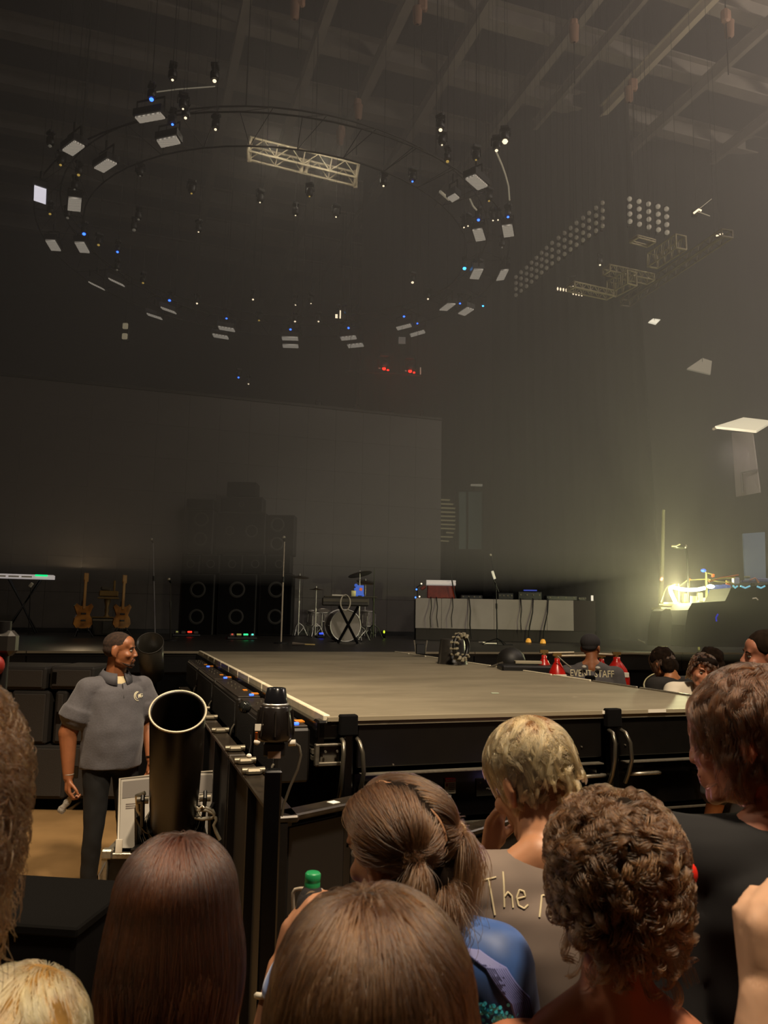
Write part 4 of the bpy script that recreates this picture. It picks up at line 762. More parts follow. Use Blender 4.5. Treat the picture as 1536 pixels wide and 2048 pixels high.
# ------------------------------------------------------------ open flight case, wedge boards and cannon
tray = thing('flight_case', 'open black flight case with aluminium edges holding the cannon', 'flight case', (aty(332, 1693, 4.4).x, 4.72, 0), .06)
TZ = .65; W_, D_ = .68, .6
MB().box((0, 0, TZ / 2 + .03), (W_, D_, TZ - .08), bev=.01).build('case_body', BLK, tray)
for s_ in (-1, 1): MB().box((s_ * W_ / 2, 0, TZ), (.03, D_, .03), bev=.004).build('edge_profile', ALU, tray); MB().box((0, s_ * D_ / 2, TZ), (W_, .03, .03), bev=.004).build('edge_profile', ALU, tray)
for sx in (-1, 1):
    for sy in (-1, 1):
        MB().box((sx * W_ / 2, sy * D_ / 2, TZ / 2 + .03), (.035, .035, TZ - .06), bev=.004).build('corner_profile', ALU, tray); MB().cyl((sx * (W_ / 2 - .07) - .015, sy * (D_ / 2 - .07), .04), (sx * (W_ / 2 - .07) + .015, sy * (D_ / 2 - .07), .04), .04).build('caster', RUB, tray)
        MB().box((sx * (W_ / 2 - .01), sy * (D_ / 2 + .0), TZ + .01), (.06, .05, .05), bev=.008).build('ball_corner', ALU, tray)
MB().box((-.27, -.31, TZ + .04), (.035, .006, .09)).build('white_label', PAPER, tray, 'white paper label'); MB().tube([(-.33, -.31, TZ - .02), (-.36, -.33, TZ - .09), (-.35, -.33, TZ - .16), (-.33, -.32, TZ - .2)], .006, 6).build('latch_hook', CHR, tray)
GB = mat('grey_board', '8b867d', .7, var=.08, scale=4); GBD = mat('grey_board_dark', '5a5550', .75)
def board(x0, x1, yt0, yt1, yb, lab):
    P = [aty(x0, yt0, 4.75), aty(x1, yt1, 4.75), aty(x1 + (6 if x1 > 400 else 0), yb, 4.5), aty(x0 - 4, yb, 4.5)]; o_ = (P[2] + P[3]) / 2; t = thing('wedge_board', lab, 'board', o_, group='grey wedge boards')
    P = [p_ - o_ for p_ in P]; MB().quad(*[P[3], P[2], P[1], P[0]], t=.04).build('board', GB, t)
    n = (P[2] - P[3]).cross(P[0] - P[3]).normalized(); f = lambda u, v, k=.003: P[3] + (P[2] - P[3]) * u + ((P[0] - P[3]) * (1 - u) + (P[1] - P[2]) * u) * v + n * k * (1 if n.y < 0 else -1)
    MB().quad(f(.08, .70), f(.98, .70), f(.96, .95), f(.08, .95), t=.0005).build('dark_band', GBD, t, 'darker grey band along the top')
    for k in range(3): MB().quad(f(.18, .60 - k * .03), f(.46, .60 - k * .03), f(.46, .615 - k * .03), f(.18, .615 - k * .03), t=.0004).build('print_line', mat('brown_print', '4a3f38', .7), t)
    MB().tube([P[3], P[0], P[1]], .008, 6).build('edge_strip', mat('edge_pale', 'a39c8e', .5, .3), t)
board(240, 312, 1558, 1550, 1696, 'grey wedge board standing left of the cannon'); board(380, 426, 1545, 1543, 1690, 'grey wedge board standing right of the cannon')
mo, ba = aty(356, 1422, 3.9), aty(346, 1650, 4.45); ax = (mo - ba).normalized(); LC = (mo - ba).length
cn = thing('confetti_cannon', 'big black tilted confetti cannon with a pale rimmed round mouth', 'cannon', ba, rot=ax.to_track_quat('Z', 'Y').to_euler())
CB = mat('cannon_black', '15100a', .35)
MB().lathe((0, 0, 0), [(.122, 0), (.128, LC * .3), (.134, LC), (.128, LC + .004), (.122, LC - .01), (.115, LC * .3), (.11, .02), (0, .015)], 40).build('barrel', CB, cn)
MB().tube([(.134 * math.cos(a_), .134 * math.sin(a_), LC) for a_ in np.linspace(0, 2 * PI, 49)[:-1]], .0055, 8, True).build('mouth_rim', mat('rim_cream', 'b8ab92', .4, .4), cn, 'pale rim')
MB().lathe((0, 0, -.14), [(0, 0), (.10, .0), (.15, .04), (.165, .09), (.15, .14), (.13, .17)], 32).build('blower_bowl', BLKG, cn)
for r_, z_ in ((.155, -.08), (.168, -.04), (.155, 0), (.14, .04)): MB().tube([(r_ * math.cos(a_), r_ * math.sin(a_), z_) for a_ in np.linspace(0, 2 * PI, 33)[:-1]], .005, 6, True).build('ring', mat('ring_steel', '5d574b', .25, .9), cn)
for s_ in (-1, 1): MB().box((s_ * .16, 0, .1), (.02, .06, .3), bev=.006).build('side_arm', BLK, cn); MB().cyl((s_ * .13, 0, .22), (s_ * .19, 0, .22), .02).build('pivot', ALUD, cn)
MB().tube([(-.15, .02, .25), (-.19, .02, .23), (-.185, .02, .12), (-.16, .02, .05)], .012, 8).build('carry_handle', ALU, cn, 'bright side handle')
t = thing('cannon_bracket', 'black steel bracket carrying the cannon in the flight case', 'bracket', (ba.x, ba.y + .02, TZ + .02)); MB().box((0, .05, .01), (.4, .3, .02)).build('base_plate', BLK, t)
for s_ in (-1, 1): MB().box((s_ * .2, .03, .11), (.02, .1, .24), Euler((.2, 0, 0)).to_matrix(), bev=.004).build('upright', BLK, t)
def loop(name, lab, pts, r, m): 
    o_ = pts[0]; t = thing(name, lab, 'cable', o_); MB().tube([p_ - o_ for p_ in pts], r, 8).build('cable_run', m, t); return t
px = lambda L, Y: [aty(x, y, Y) for x, y in L]
loop('hose', 'thin dark hose looping over the left wedge board', px([(286, 1588), (276, 1600), (271, 1618), (272, 1634), (276, 1645), (283, 1655), (292, 1664), (300, 1660), (306, 1652)], 4.42), .006, mat('hose_dark', '2f2b26', .4))
loop('hose', 'black thick hose at the foot of the cannon', px([(274, 1634), (282, 1650), (292, 1662), (303, 1668)], 4.38), .014, BLKG)
loop('cable_coil', 'pale grey cable coil lying on the right wedge board', px([(380, 1622), (392, 1614), (410, 1614), (424, 1620), (430, 1630), (424, 1636), (404, 1638), (386, 1634), (382, 1626), (394, 1620), (414, 1620), (428, 1628), (433, 1640), (428, 1650), (432, 1664), (440, 1680)], 4.36), .010, mat('coil_grey', '8a8474', .5))
loop('cable_coil', 'short bright chrome shackle on the right wedge board', px([(384, 1616), (391, 1611), (398, 1618), (405, 1611), (408, 1616)], 4.33), .006, mat('bright_shackle', 'e0d8c4', .3, .6))
# second cannon behind the guard's shoulder
m2, b2 = aty(300, 1286, 7.6), aty(305, 1352, 8.0); ax = (m2 - b2).normalized(); L2 = (m2 - b2).length
t = thing('upright_tube', 'dark grey upright tube beside the stage edge behind the guard', 'cannon', b2, rot=ax.to_track_quat('Z', 'Y').to_euler()); MB().lathe((0, 0, 0), [(0, 0), (.09, 0), (.115, .03), (.125, L2), (.118, L2), (.108, .05)], 28).build('barrel', mat('tube_grey', '2a2823', .3), t); MB().tube([(.125 * math.cos(a_), .125 * math.sin(a_), L2) for a_ in np.linspace(0, 2 * PI, 29)[:-1]], .006, 6, True).build('rim', STL, t)
MB().cyl((0, 0, 0), (0, 0, -.25), .04).build('neck', BLK, t)
t2 = thing('tube_stand', 'black cabinet the upright grey tube stands on', 'cabinet', (b2.x, b2.y + .05, 0), SA); MB().box((0, 0, (b2.z - .27) / 2), (.42, .4, b2.z - .27), bev=.01).build('cabinet_body', BLKM, t2)
MB().box((.06, -.21, .95), (.012, .008, .1)).box((.085, -.21, .95), (.012, .008, .09)).build('white_stripes', PAPER, t2, 'two short white stripes')
# subwoofers in front of the main stage at left
SB = mat('sub_black', '1d1915', .75, var=.15, scale=3); SG = mat('sub_grille', '2c2722', .8, bump=.3, scale=120)
def sub(x0, x1, y0, y1, lab, Y=7.9):
    a_, c_ = aty(x0, y1, Y), aty(x1, y0, Y); w_, h_ = (c_.x - a_.x), c_.z - a_.z
    t = thing('subwoofer', lab, 'speaker', ((a_.x + c_.x) / 2, Y, max(a_.z, 0)), .0, group='subwoofers below the main stage')
    MB().box((0, .35, h_ / 2), (w_ - .01, .7, h_ - .006), bev=.02).build('cabinet', SB, t); MB().box((0, -.005, h_ / 2), (w_ - .07, .02, h_ - .06), bev=.01).build('grille', SG, t); MB().box((-w_ / 2 + .06, -.012, h_ / 2), (.05, .012, .12), bev=.01).build('handle', BLKG, t)
sub(-90, 19, 1491, 1598, 'subwoofer in the bottom row at the left edge of the picture'); sub(21, 135, 1491, 1598, 'bottom subwoofer left of the guard arm, large grey front'); sub(137, 250, 1491, 1598, 'bottom subwoofer hidden behind the guard legs')
sub(-90, 12, 1382, 1489, 'subwoofer in the middle row at the left edge'); sub(14, 100, 1382, 1489, 'dark middle row subwoofer left of the guard'); sub(102, 135, 1382, 1489, 'narrow brown subwoofer just left of the guard sleeve'); sub(137, 250, 1382, 1489, 'middle row subwoofer behind the guard torso')
sub(-60, 94, 1334, 1379, 'low flat cabinet on the subwoofer wall, left of the pale divider'); sub(96, 190, 1334, 1379, 'low flat cabinet on the subwoofer wall, right of the pale divider')
# left edge: red lamp on a dark pole
t = thing('red_lamp_pole', 'blurred dark pole with a round red lamp at the left edge', 'lamp', (aty(2, 1328, 2.2).x, 2.2, 0)); zr = aty(2, 1330, 2.2).z
MB().cyl((0, 0, 0), (0, 0, zr + .12), .02).build('pole', BLK, t); MB().ball((0, -.03, zr), (.024, .02, .028)).build('red_globe', mat('red_globe', '7a160c', .5), t); MB().box((.01, 0, zr + .06), (.06, .05, .07), bev=.015).build('lamp_head', mat('smoky', '2b2926', .3), t)
# litter on the floor
for i, (x, y, w_, h_, a_) in enumerate(((176, 1875, .10, .035, .5), (168, 1886, .07, .03, .4), (150, 1903, .08, .04, .9), (190, 1915, .06, .02, 1.1), (42, 1637, .07, .05, .4), (225, 1580 + 300, .05, .03, 0))):
    c = atz(x, y, .004); MB().box((0, 0, 0), (w_, h_, .006), Euler((0, 0, a_)).to_matrix()).build('paper_scrap', PAPER, None, ('white paper scrap on the tan floor, uppermost of the three by the long hair', 'thin white paper scrap just under the uppermost one', 'largest white paper scrap on the tan floor', 'white paper sliver half hidden by the long brown hair', 'crumpled white scrap near the left subwoofers', 'small paper scrap beside the flight case')[i], cat='litter').location = c
# black case corner at the bottom left
Pc = [atz(-260, 1840, 1.02), atz(0, 1815, 1.02), atz(152, 1850, 1.02)]
t = thing('black_case', 'black road case with a flat top at the bottom left', 'road case', (Pc[2].x, Pc[2].y, 0), -.12)
MB().box((-.42, .20, .51), (.84, .4, 1.0), bev=.012).build('case_body', mat('case_black', '050404', .9, spec=.1), t); MB().box((-.42, .20, 1.0), (.86, .42, .03), bev=.006).build('lid', mat('case_lid', '060504', .9, spec=.1), t); MB().box((-.1, -.008, .8), (.1, .012, .05), bev=.005).build('latch', ALUD, t)

# ------------------------------------------------------------ right pit: gas bottles, fans, cannon, cases
RED = mat('red_enamel', 'b51a12', .3, var=.15, scale=6); GBT = mat('grey_bottle', '4f4b44', .45, .2)
def bottle_tank(x, ytop, w_px, Y, lab, band=True):
    tp = aty(x, ytop, Y); r_ = w_px / 2 / FPX * Y; t = thing('gas_cylinder', lab, 'gas cylinder', (tp.x, Y, 0), group='red shouldered gas cylinders'); z = tp.z
    MB().lathe((0, 0, 0), [(0, 0), (r_, 0), (r_, z - .30)], 22).build('cylinder_body', GBT, t); MB().lathe((0, 0, 0), [(r_ * 1.003, z - .30), (r_, z - .22), (r_ * .8, z - .14), (r_ * .45, z - .08), (r_ * .28, z - .05), (r_ * .28, z - .02), (0, z - .02)], 22).build('red_shoulder', RED, t, 'glossy red shoulder')
    MB().cyl((0, 0, z - .03), (0, 0, z + .02), .022, n=10).box((0, 0, z + .015), (.08, .04, .03)).build('valve', mat('brass_valve', '9a7c4a', .4, .7), t)
    if band: MB().box((.02, -r_ * .9, z - .19), (r_ * 1.1, .01, .05), bev=.004).build('shoulder_label', PAPER, t)
    MB().cyl((0, 0, z), (.30 if x < 1200 else -.28, 0, z + .01), .012, n=8).build('outlet_pipe', mat('pale_pipe', 'b0a58e', .4, .4), t)
bottle_tank(1088, 1306, 36, 7.9, 'red topped gas cylinder, leftmost of the pit cylinders'); bottle_tank(1114, 1312, 38, 7.5, 'red topped gas cylinder left of the worker'); bottle_tank(1203, 1314, 34, 8.6, 'red topped gas cylinder mostly hidden behind the worker shoulder', False); bottle_tank(1233, 1310, 48, 8.0, 'large red topped gas cylinder right of the worker')
loop('rope', 'thin pale line running from the cylinders to the worker', px([(1115, 1312), (1128, 1324), (1142, 1335)], 7.4), .006, mat('pale_rope', '8a8272', .7))
c = aty(905, 1302, 8.6); fan = thing('barrel_fan', 'dark barrel shaped floor fan standing at the runway edge', 'fan', (c.x, c.y, c.z - .12), -.5)
MB().lathe((0, 0, 0), [(.17, -.03), (.16, 0), (.135, .24), (.13, .25), (.1, .25), (.09, .22)], 28).build('shell', mat('fan_shell', '2e2b27', .35, var=.2, scale=3), fan); MB().cyl((0, 0, -.03), (0, 0, -.9), .05).build('post', BLK, fan)
t = thing('ribbed_hose_ring', 'pale ribbed ring beside the barrel fan', 'hose', aty(922, 1294, 8.3), rot=(PI / 2, .0, .9))
for k in range(11):
    a_ = 2 * PI * k / 14 + 1; MB().box((.13 * math.cos(a_), .13 * math.sin(a_), 0), (.045, .022, .09), Euler((0, 0, a_)).to_matrix(), bev=.005).build('rib', mat('rib_cream', '8f8872', .5), t)
MB().tube([(.13 * math.cos(a_), .13 * math.sin(a_), 0) for a_ in np.linspace(0, 2 * PI, 25)[:-1]], .025, 8, True).build('core_ring', BLK, t)
t = thing('small_lantern', 'small black box light on the stage edge left of the barrel fan', 'lamp', aty(841, 1306, 10.0)); MB().box((0, 0, .05), (.12, .1, .13), bev=.01).build('body', BLK, t)
for s_ in (-1, 1): MB().box((s_ * .07, 0, .08), (.015, .04, .16), Euler((0, s_ * .15, 0)).to_matrix()).build('side_fin', ALUD, t)
c = aty(1022, 1322, 8.2); t = thing('black_ball_light', 'round black housing in the pit right of the barrel fan', 'equipment', c); MB().ball((0, 0, 0), (.15, .14, .14)).cyl((0, 0, -.1), (0, 0, -.95), .05).build('housing', mat('ball_black', '151310', .55), t); MB().tube([(-.3, -.05, -.09), (-.1, -.12, -.01)], .012, 6).build('arm', ALUD, t)
c = aty(1060, 1338, 7.8); t = thing('black_desk', 'low black desk in the pit in front of the cylinders', 'desk', (c.x, c.y, 0)); z = aty(1060, 1332, 7.8).z
MB().box((0, 0, z - .06), (.6, .35, .14), bev=.015).build('desk_body', BLK, t); MB().box((-.02, -.0, z + .035), (.26, .1, .03), bev=.005).build('cream_tray', mat('cream_tray', 'a09880', .5), t)
for s_ in (-1, 1): MB().box((s_ * .25, 0, (z - .12) / 2), (.04, .3, z - .12)).build('leg', BLK, t)
m3, b3 = aty(1322, 1368, 7.2), aty(1334, 1420, 7.6); ax = (V((-.35, -.55, .8))).normalized()
t = thing('confetti_cannon', 'black cannon with a thin pale rim leaning beyond the right side of the runway', 'cannon', m3 - ax * .8, rot=ax.to_track_quat('Z', 'Y').to_euler())
MB().lathe((0, 0, 0), [(0, 0), (.13, 0), (.15, .8), (.145, .8), (.12, .1)], 30).build('barrel', CB, t); MB().tube([(.15 * math.cos(a_), .15 * math.sin(a_), .8) for a_ in np.linspace(0, 2 * PI, 37)[:-1]], .007, 8, True).build('mouth_rim', mat('rim_olive', 'a8a27c', .4, .4), t, 'pale rim')
t = thing('edge_plank', 'pale yellowish plank lying by the right runway edge', 'plank', aty(1335, 1373, 6.6)); MB().box((0, 0, 0), (.32, .05, .03), Euler((0, R(5), 0)).to_matrix(), bev=.004).build('plank_body', mat('plank_cream', 'a89f6e', .5), t); MB().cyl((0, 0, -.02), (0, 0, -1.2), .02).build('support_post', BLK, t)
# stage right: black cases and speakers silhouetted before the work light
def slab(pts, Y, d, name, lab, cat, m):
    P = [aty(x, y, Y) for x, y in pts]; o_ = V((P[0].x, Y, min(p_.z for p_ in P))); n = len(P); f = [p_ - o_ for p_ in P]; t = thing(name, lab, cat, o_)
    b_ = [p_ + V((0, d, 0)) for p_ in f]; MB().add(f + b_, [tuple(range(n))[::-1], tuple(range(n, 2 * n))] + [(i, (i + 1) % n, (i + 1) % n + n, i + n) for i in range(n)]).build('body', m, t); return t
DKC = mat('case_dark_brown', '1b1812', .8, var=.15, scale=2)  # one even dark brown for the speaker and the covered pile
t = slab([(1315, 1292), (1318, 1250), (1324, 1222), (1332, 1217), (1341, 1218), (1346, 1240), (1351, 1250), (1352, 1292)], 13.0, .5, 'side_fill_speaker', 'tall dark tapered speaker on the stage left of the bright work light', 'speaker', DKC)
t = slab([(1370, 1294), (1371, 1250), (1376, 1220), (1384, 1206), (1450, 1202), (1456, 1190), (1462, 1176), (1545, 1168), (1545, 1294)], 12.4, .8, 'covered_equipment', 'large black covered equipment pile at the right end of the stage', 'equipment', DKC)
MB().tube([aty(x, y, 12.3) - V(t.location) for x, y in ((1436, 1228), (1432, 1235), (1433, 1243))], .012, 6).build('blue_mark', mat('blue_mark', '1f28c0', .5, emit=.6, ecol='1a22c0'), t, 'faint blue light mark')
for i, (x0, x1) in enumerate(((1466, 1475), (1481, 1500), (1514, 1530))): MB().tube([aty(x0, 1171 + i * 1.0, 12.35) - V(t.location), aty((x0 + x1) / 2, 1176, 12.35) - V(t.location), aty(x1, 1172, 12.35) - V(t.location)], .014, 6).build('cyan_mark', mat('cyan_mark', '70b8d0', .5, emit=.8), t)
MB().tube([aty(x, y, 12.3) - V(t.location) for x, y in ((1505, 1197), (1512, 1196), (1516, 1200))], .01, 6).build('pale_mark', pal, t)
for x, l in ((1356, 'left'), (1376, 'right')):
    q = on(x + 2, 1282); t = thing('blue_floor_lamp', 'low floor lamp with a blue glow under the work table, %s one' % l, 'lamp', q, group='blue floor lamps'); MB().box((0, 0, .03), (.14, .1, .05), bev=.01).build('body', BLK, t); MB().box((0, -.04, .065), (.12, .05, .02), bev=.004).build('blue_lens', BL, t)
t = thing('cymbal_boom', 'black boom with pale tips lying low at the right stage edge', 'stand', on(1345, 1293)); o_ = V(t.location)
MB().tube([aty(x, y, o_.y) - o_ for x, y in ((1330, 1280), (1345, 1284), (1362, 1292), (1372, 1300))], .02, 6).build('boom', BLK, t); MB().tube([aty(x, y, o_.y - .05) - o_ for x, y in ((1340, 1281), (1352, 1283), (1360, 1284))], .014, 6).tube([aty(x, y, o_.y - .05) - o_ for x, y in ((1350, 1297), (1356, 1300))], .02, 6).build('pale_tip', WHT, t)
MB().tube([aty(x, y, o_.y - .02) - o_ for x, y in ((1276, 1279), (1284, 1283), (1290, 1287))], .012, 6).build('pale_stick', mat('pale_stick', '9a947c', .5), t)
# the gear table with the work light
Tc = aty(1372, 1218, 13.6); wt = thing('gear_table', 'cluttered gear table under the bright work light at stage right', 'table', (Tc.x, 13.8, SZ)); th_ = Tc.z - SZ; X = lambda x, y, Y=13.6: aty(x, y, Y) - V((Tc.x, 13.8, SZ))
OLV = mat('olive_frame', '8f8a55', .5)
MB().box((-.02, 0, th_), (.85, .5, .04), bev=.006).build('table_top', OLV, wt)
for x in (-.36, .36):
    for y in (-.2, .2): MB().box((x, y, th_ / 2), (.03, .03, th_)).build('leg', OLV, wt)
for L in ([(1322, 1205), (1330, 1180), (1336, 1172), (1350, 1168)], [(1318, 1209), (1372, 1208)], [(1358, 1212), (1358, 1168)], [(1378, 1212), (1378, 1160)], [(1360, 1172), (1378, 1158)], [(1380, 1160), (1418, 1158)], [(1412, 1212), (1412, 1145)], [(1415, 1146), (1430, 1150)], [(1415, 1160), (1470, 1168)]): MB().tube([X(*p_) for p_ in L], .012, 6).build('rack_tube', OLV, wt)
MB().box(X(1426, 1151), (.05, .04, .06), bev=.01).build('orange_clip', mat('orange_clip', 'c05a28', .5), wt); MB().box(X(1378, 1159), (.04, .04, .03)).build('orange_clip', MATS['orange_clip'], wt)
for (x, y, w_, h_), c_ in zip([(1388, 1200, .14, .14), (1402, 1195, .09, .18), (1410, 1202, .08, .12), (1372, 1196, .07, .16), (1395, 1204, .3, .05), (1345, 1208, .3, .06)], ('c9c2a0', 'a8a488', 'e0dcb8', 'b8ae5a', 'd8c8c0', 'c8c4a8')):
    MB().box(X(x, y) + V((0, .05, 0)), (w_, .1, h_), bev=.012).build('gear_item', mat('gear_' + c_, c_, .5), wt)
bc = thing('blue_storage_bin', 'blue lit storage bins on the right half of the gear table', 'bin', aty(1440, 1203, 13.7)); o_ = V(bc.location)
for x, y, w_, h_ in ((1422, 1192, .09, .22), (1438, 1185, .2, .26), (1452, 1180, .1, .2)): MB().box(aty(x, y, 13.7) - o_, (w_, .2, h_), bev=.02).build('bin_body', mat('blue_bin', '5d75c8', .5, emit=.25, ecol='4a62b8', var=.2, scale=9), bc)
wl = thing('work_light', 'glaring bent tube work light over the gear table', 'lamp', aty(1345, 1172, 13.3)); o_ = V(wl.location)
TUB = mat('work_tube', 'ffffe0', .4, emit=14, ecol='fdffc0')
MB().tube([aty(x, y, 13.3) - o_ for x, y in ((1352, 1207), (1347, 1196), (1342, 1185), (1340, 1177), (1344, 1174), (1360, 1178), (1378, 1180), (1396, 1179), (1410, 1176))], .03, 10).build('glowing_tube', TUB, wl, 'glaring yellowish tube'); MB().tube([aty(1352, 1207, 13.35) - o_, aty(1352, 1216, 13.5) - o_], .015, 6).build('foot', STL, wl)
MB().ball(aty(1421, 1173, 13.3) - o_, (.07, .03, .035)).build('glowing_bulb', TUB, wl)
lamp('work_light_glow', 'POINT', aty(1352, 1182, 13.0), 170, (1, .95, .50), .06)
lamp('work_light_beam', 'SPOT', aty(1350, 1190, 13.6), 620, (1, .95, .52), .05, aty(1318, 700, 14.6), 46, .9)
lp = thing('desk_lamp', 'tall black goose neck lamp with a hood above the gear table', 'lamp', aty(1377, 1205, 13.4)); o_ = V(lp.location)
MB().tube([aty(x, y, 13.4) - o_ for x, y in ((1377, 1205), (1376, 1150), (1374, 1110), (1371, 1095))], .018, 8).build('stem', BLK, lp); MB().ball(aty(1358, 1094, 13.4) - o_, (.13, .09, .045)).build('hood', mat('hood_dark', '34342c', .3), lp); MB().ball(aty(1371, 1093, 13.35) - o_, (.03, .03, .035)).build('joint', ALU, lp); MB().tube([aty(x, y, 13.25) - o_ for x, y in ((1343, 1092), (1352, 1092), (1360, 1088))], .014, 6).build('pale_edge', mat('hood_edge', 'b8b088', .4, emit=.3), lp)
bl = thing('blue_head_lamp', 'small blue lamp on a thin arm above the gear table', 'lamp', aty(1407, 1141, 13.4)); MB().ball((0, 0, 0), (.045, .04, .03)).build('blue_head', mat('blue_head', '2a5ad8', .3, emit=1.2, ecol='2050e0'), bl); MB().tube([(0, 0, 0), (.05, 0, -.04), (.06, .02, -1.36)], .01, 6).build('arm', OLV, bl)
cbx = thing('cable_bundle', 'orange and yellow cables strung above the covered equipment', 'cable', aty(1480, 1160, 13.0)); o_ = V(cbx.location)
for L, m in (([(1418, 1163), (1440, 1156), (1460, 1153), (1477, 1150)], 'cable_orange'), ([(1420, 1160), (1450, 1155), (1470, 1155)], 'cable_yellow'), ([(1452, 1162), (1468, 1168)], 'cable_yellow'), ([(1452, 1167), (1460, 1169)], 'cable_orange'), ([(1500, 1160), (1510, 1156), (1518, 1165)], 'cable_pink')):
    MB().tube([aty(x, y, 13.0) - o_ for x, y in L], .014, 6).build('cable_run', mat(m, {'cable_orange': 'b05a30', 'cable_yellow': 'a89a58', 'cable_pink': 'a06a60'}[m], .5, emit=.08), cbx)
for x, y, w_, h_, c_ in ((1474, 1161, .1, .1, 'b0b4d0'), (1500, 1163, .25, .04, '5a5a80'), (1530, 1160, .25, .06, '7078a0'), (1497, 1154, .08, .04, '8a8878')): MB().box(aty(x, y, 13.0) - o_ + V((0, .05, 0)), (w_, .08, h_), bev=.01).build('cable_box', mat('box_' + c_, c_, .5, emit=.06), cbx)
rl = thing('red_clip', 'small red clip on the drape edge left of the work light', 'clip', aty(1323, 1158, 13.6)); MB().box((0, 0, 0), (.05, .03, .07), Euler((0, .5, 0)).to_matrix(), bev=.01).build('clip_body', mat('pinkish_red', 'a8605a', .5), rl)
st_ = thing('lit_strip_pole', 'tall pale strip pole rising beside the work light', 'pole', aty(1324, 1215, 14.6)); st_.location.z = SZ; o_ = V(st_.location)
MB().tube([(0, 0, 0), aty(1321, 1212, 14.6) - o_, aty(1325, 1120, 14.6) - o_, aty(1327, 1020, 14.6) - o_], [.05, .05, .04, .03], 8).build('pole_tube', mat('strip_olive', '77745a', .7), st_)
# ------------------------------------------------------------ people
from mathutils import noise as NZ
def fuse(mb, name, m, parent, voxel=.008, smooth=3, wr=0., wsc=6., label=None, deci=0., seed=0.):
    o = bpy.data.objects.new('tmp', mb.mesh('tmp')); COL.objects.link(o)
    r = o.modifiers.new('r', 'REMESH'); r.mode = 'VOXEL'; r.voxel_size = voxel
    if smooth: s_ = o.modifiers.new('s', 'SMOOTH'); s_.iterations = smooth; s_.factor = .6
    dg = bpy.context.evaluated_depsgraph_get(); me = bpy.data.meshes.new_from_object(o.evaluated_get(dg)); bpy.data.objects.remove(o); me.name = name
    if wr:
        n = len(me.vertices); co = np.empty(n * 3); me.vertices.foreach_get('co', co); no = np.empty(n * 3); me.vertices.foreach_get('normal', no)
        co = co.reshape(-1, 3); no = no.reshape(-1, 3)
        d = np.array([NZ.noise(V((x * wsc + seed, y * wsc, z * wsc * .6))) + .5 * NZ.noise(V((x * wsc * 2.3, y * wsc * 2.3 + seed, z * wsc * 1.7))) for x, y, z in co])
        co += no * (d * wr)[:, None]; me.vertices.foreach_set('co', co.ravel())
    me.polygons.foreach_set('use_smooth', [True] * len(me.polygons)); me.materials.clear(); me.materials.append(m); me.update()
    o = bpy.data.objects.new(name, me); COL.objects.link(o)
    if parent is not None: o.parent = parent
    return tag(o, label)
def skin(n, c, c2=None): return mat('skin_' + n, c, .5, var=.12, scale=14, sss=.04, bump=.05)
class MBx(MB):
    """adds head-frame transformed shapes"""
    def at(s, Mx): s.Mx = Mx; return s
    def hb(s, c, r, rot=None): 
        q = s.Mx.to_3x3(); q = q @ rot if rot is not None else q; return s.ball(s.Mx @ V(c), r, q, 18, 12)
    def hc(s, a, b, r0, r1=None): return s.cap(s.Mx @ V(a), s.Mx @ V(b), r0, r1)
def head(mb, Mx, ears=True, fat=0.):
    mb.at(Mx); f = 1 + fat
    mb.hb((0, -.012, .035), (.076 * f, .096, .082)); mb.hb((0, .02, -.025), (.066 * f, .072, .085)); mb.hb((0, .036, -.072), (.050 * f, .046, .036)); mb.hb((0, .075, -.098), (.020, .018, .017))
    mb.hb((0, .045, .045), (.062, .045, .05)); mb.hc((-.036, .078, .022), (.036, .078, .022), .0125)
    mb.hc((0, .086, .012), (0, .104, -.026), .0085, .0120); mb.hb((0, .106, -.031), (.013, .011, .010))
    for s_ in (-1, 1):
        mb.hb((s_ * .012, .102, -.036), (.009, .011, .008)); mb.hb((s_ * .043, .062, -.028), (.022, .022, .020)); mb.hc((s_ * .050, .0, -.065), (s_ * .030, .060, -.092), .016, .014)
        if ears:
            q = Euler((0, 0, s_ * .5)).to_matrix() @ Euler((R(-8), 0, 0)).to_matrix()
            mb.hb((s_ * .083, -.012, -.004), (.008, .021, .034), q); mb.hc((s_ * .084, -.028, .018), (s_ * .087, -.032, -.008), .0055); mb.hc((s_ * .084, -.028, .018), (s_ * .082, -.008, .026), .0055); mb.hb((s_ * .079, -.008, -.032), (.007, .010, .011)); mb.hc((s_ * .087, -.032, -.008), (s_ * .080, -.014, -.034), .0055)
    mb.hc((-.018, .090, -.060), (.018, .090, -.060), .0085); mb.hc((-.016, .088, -.072), (.016, .088, -.072), .0090)
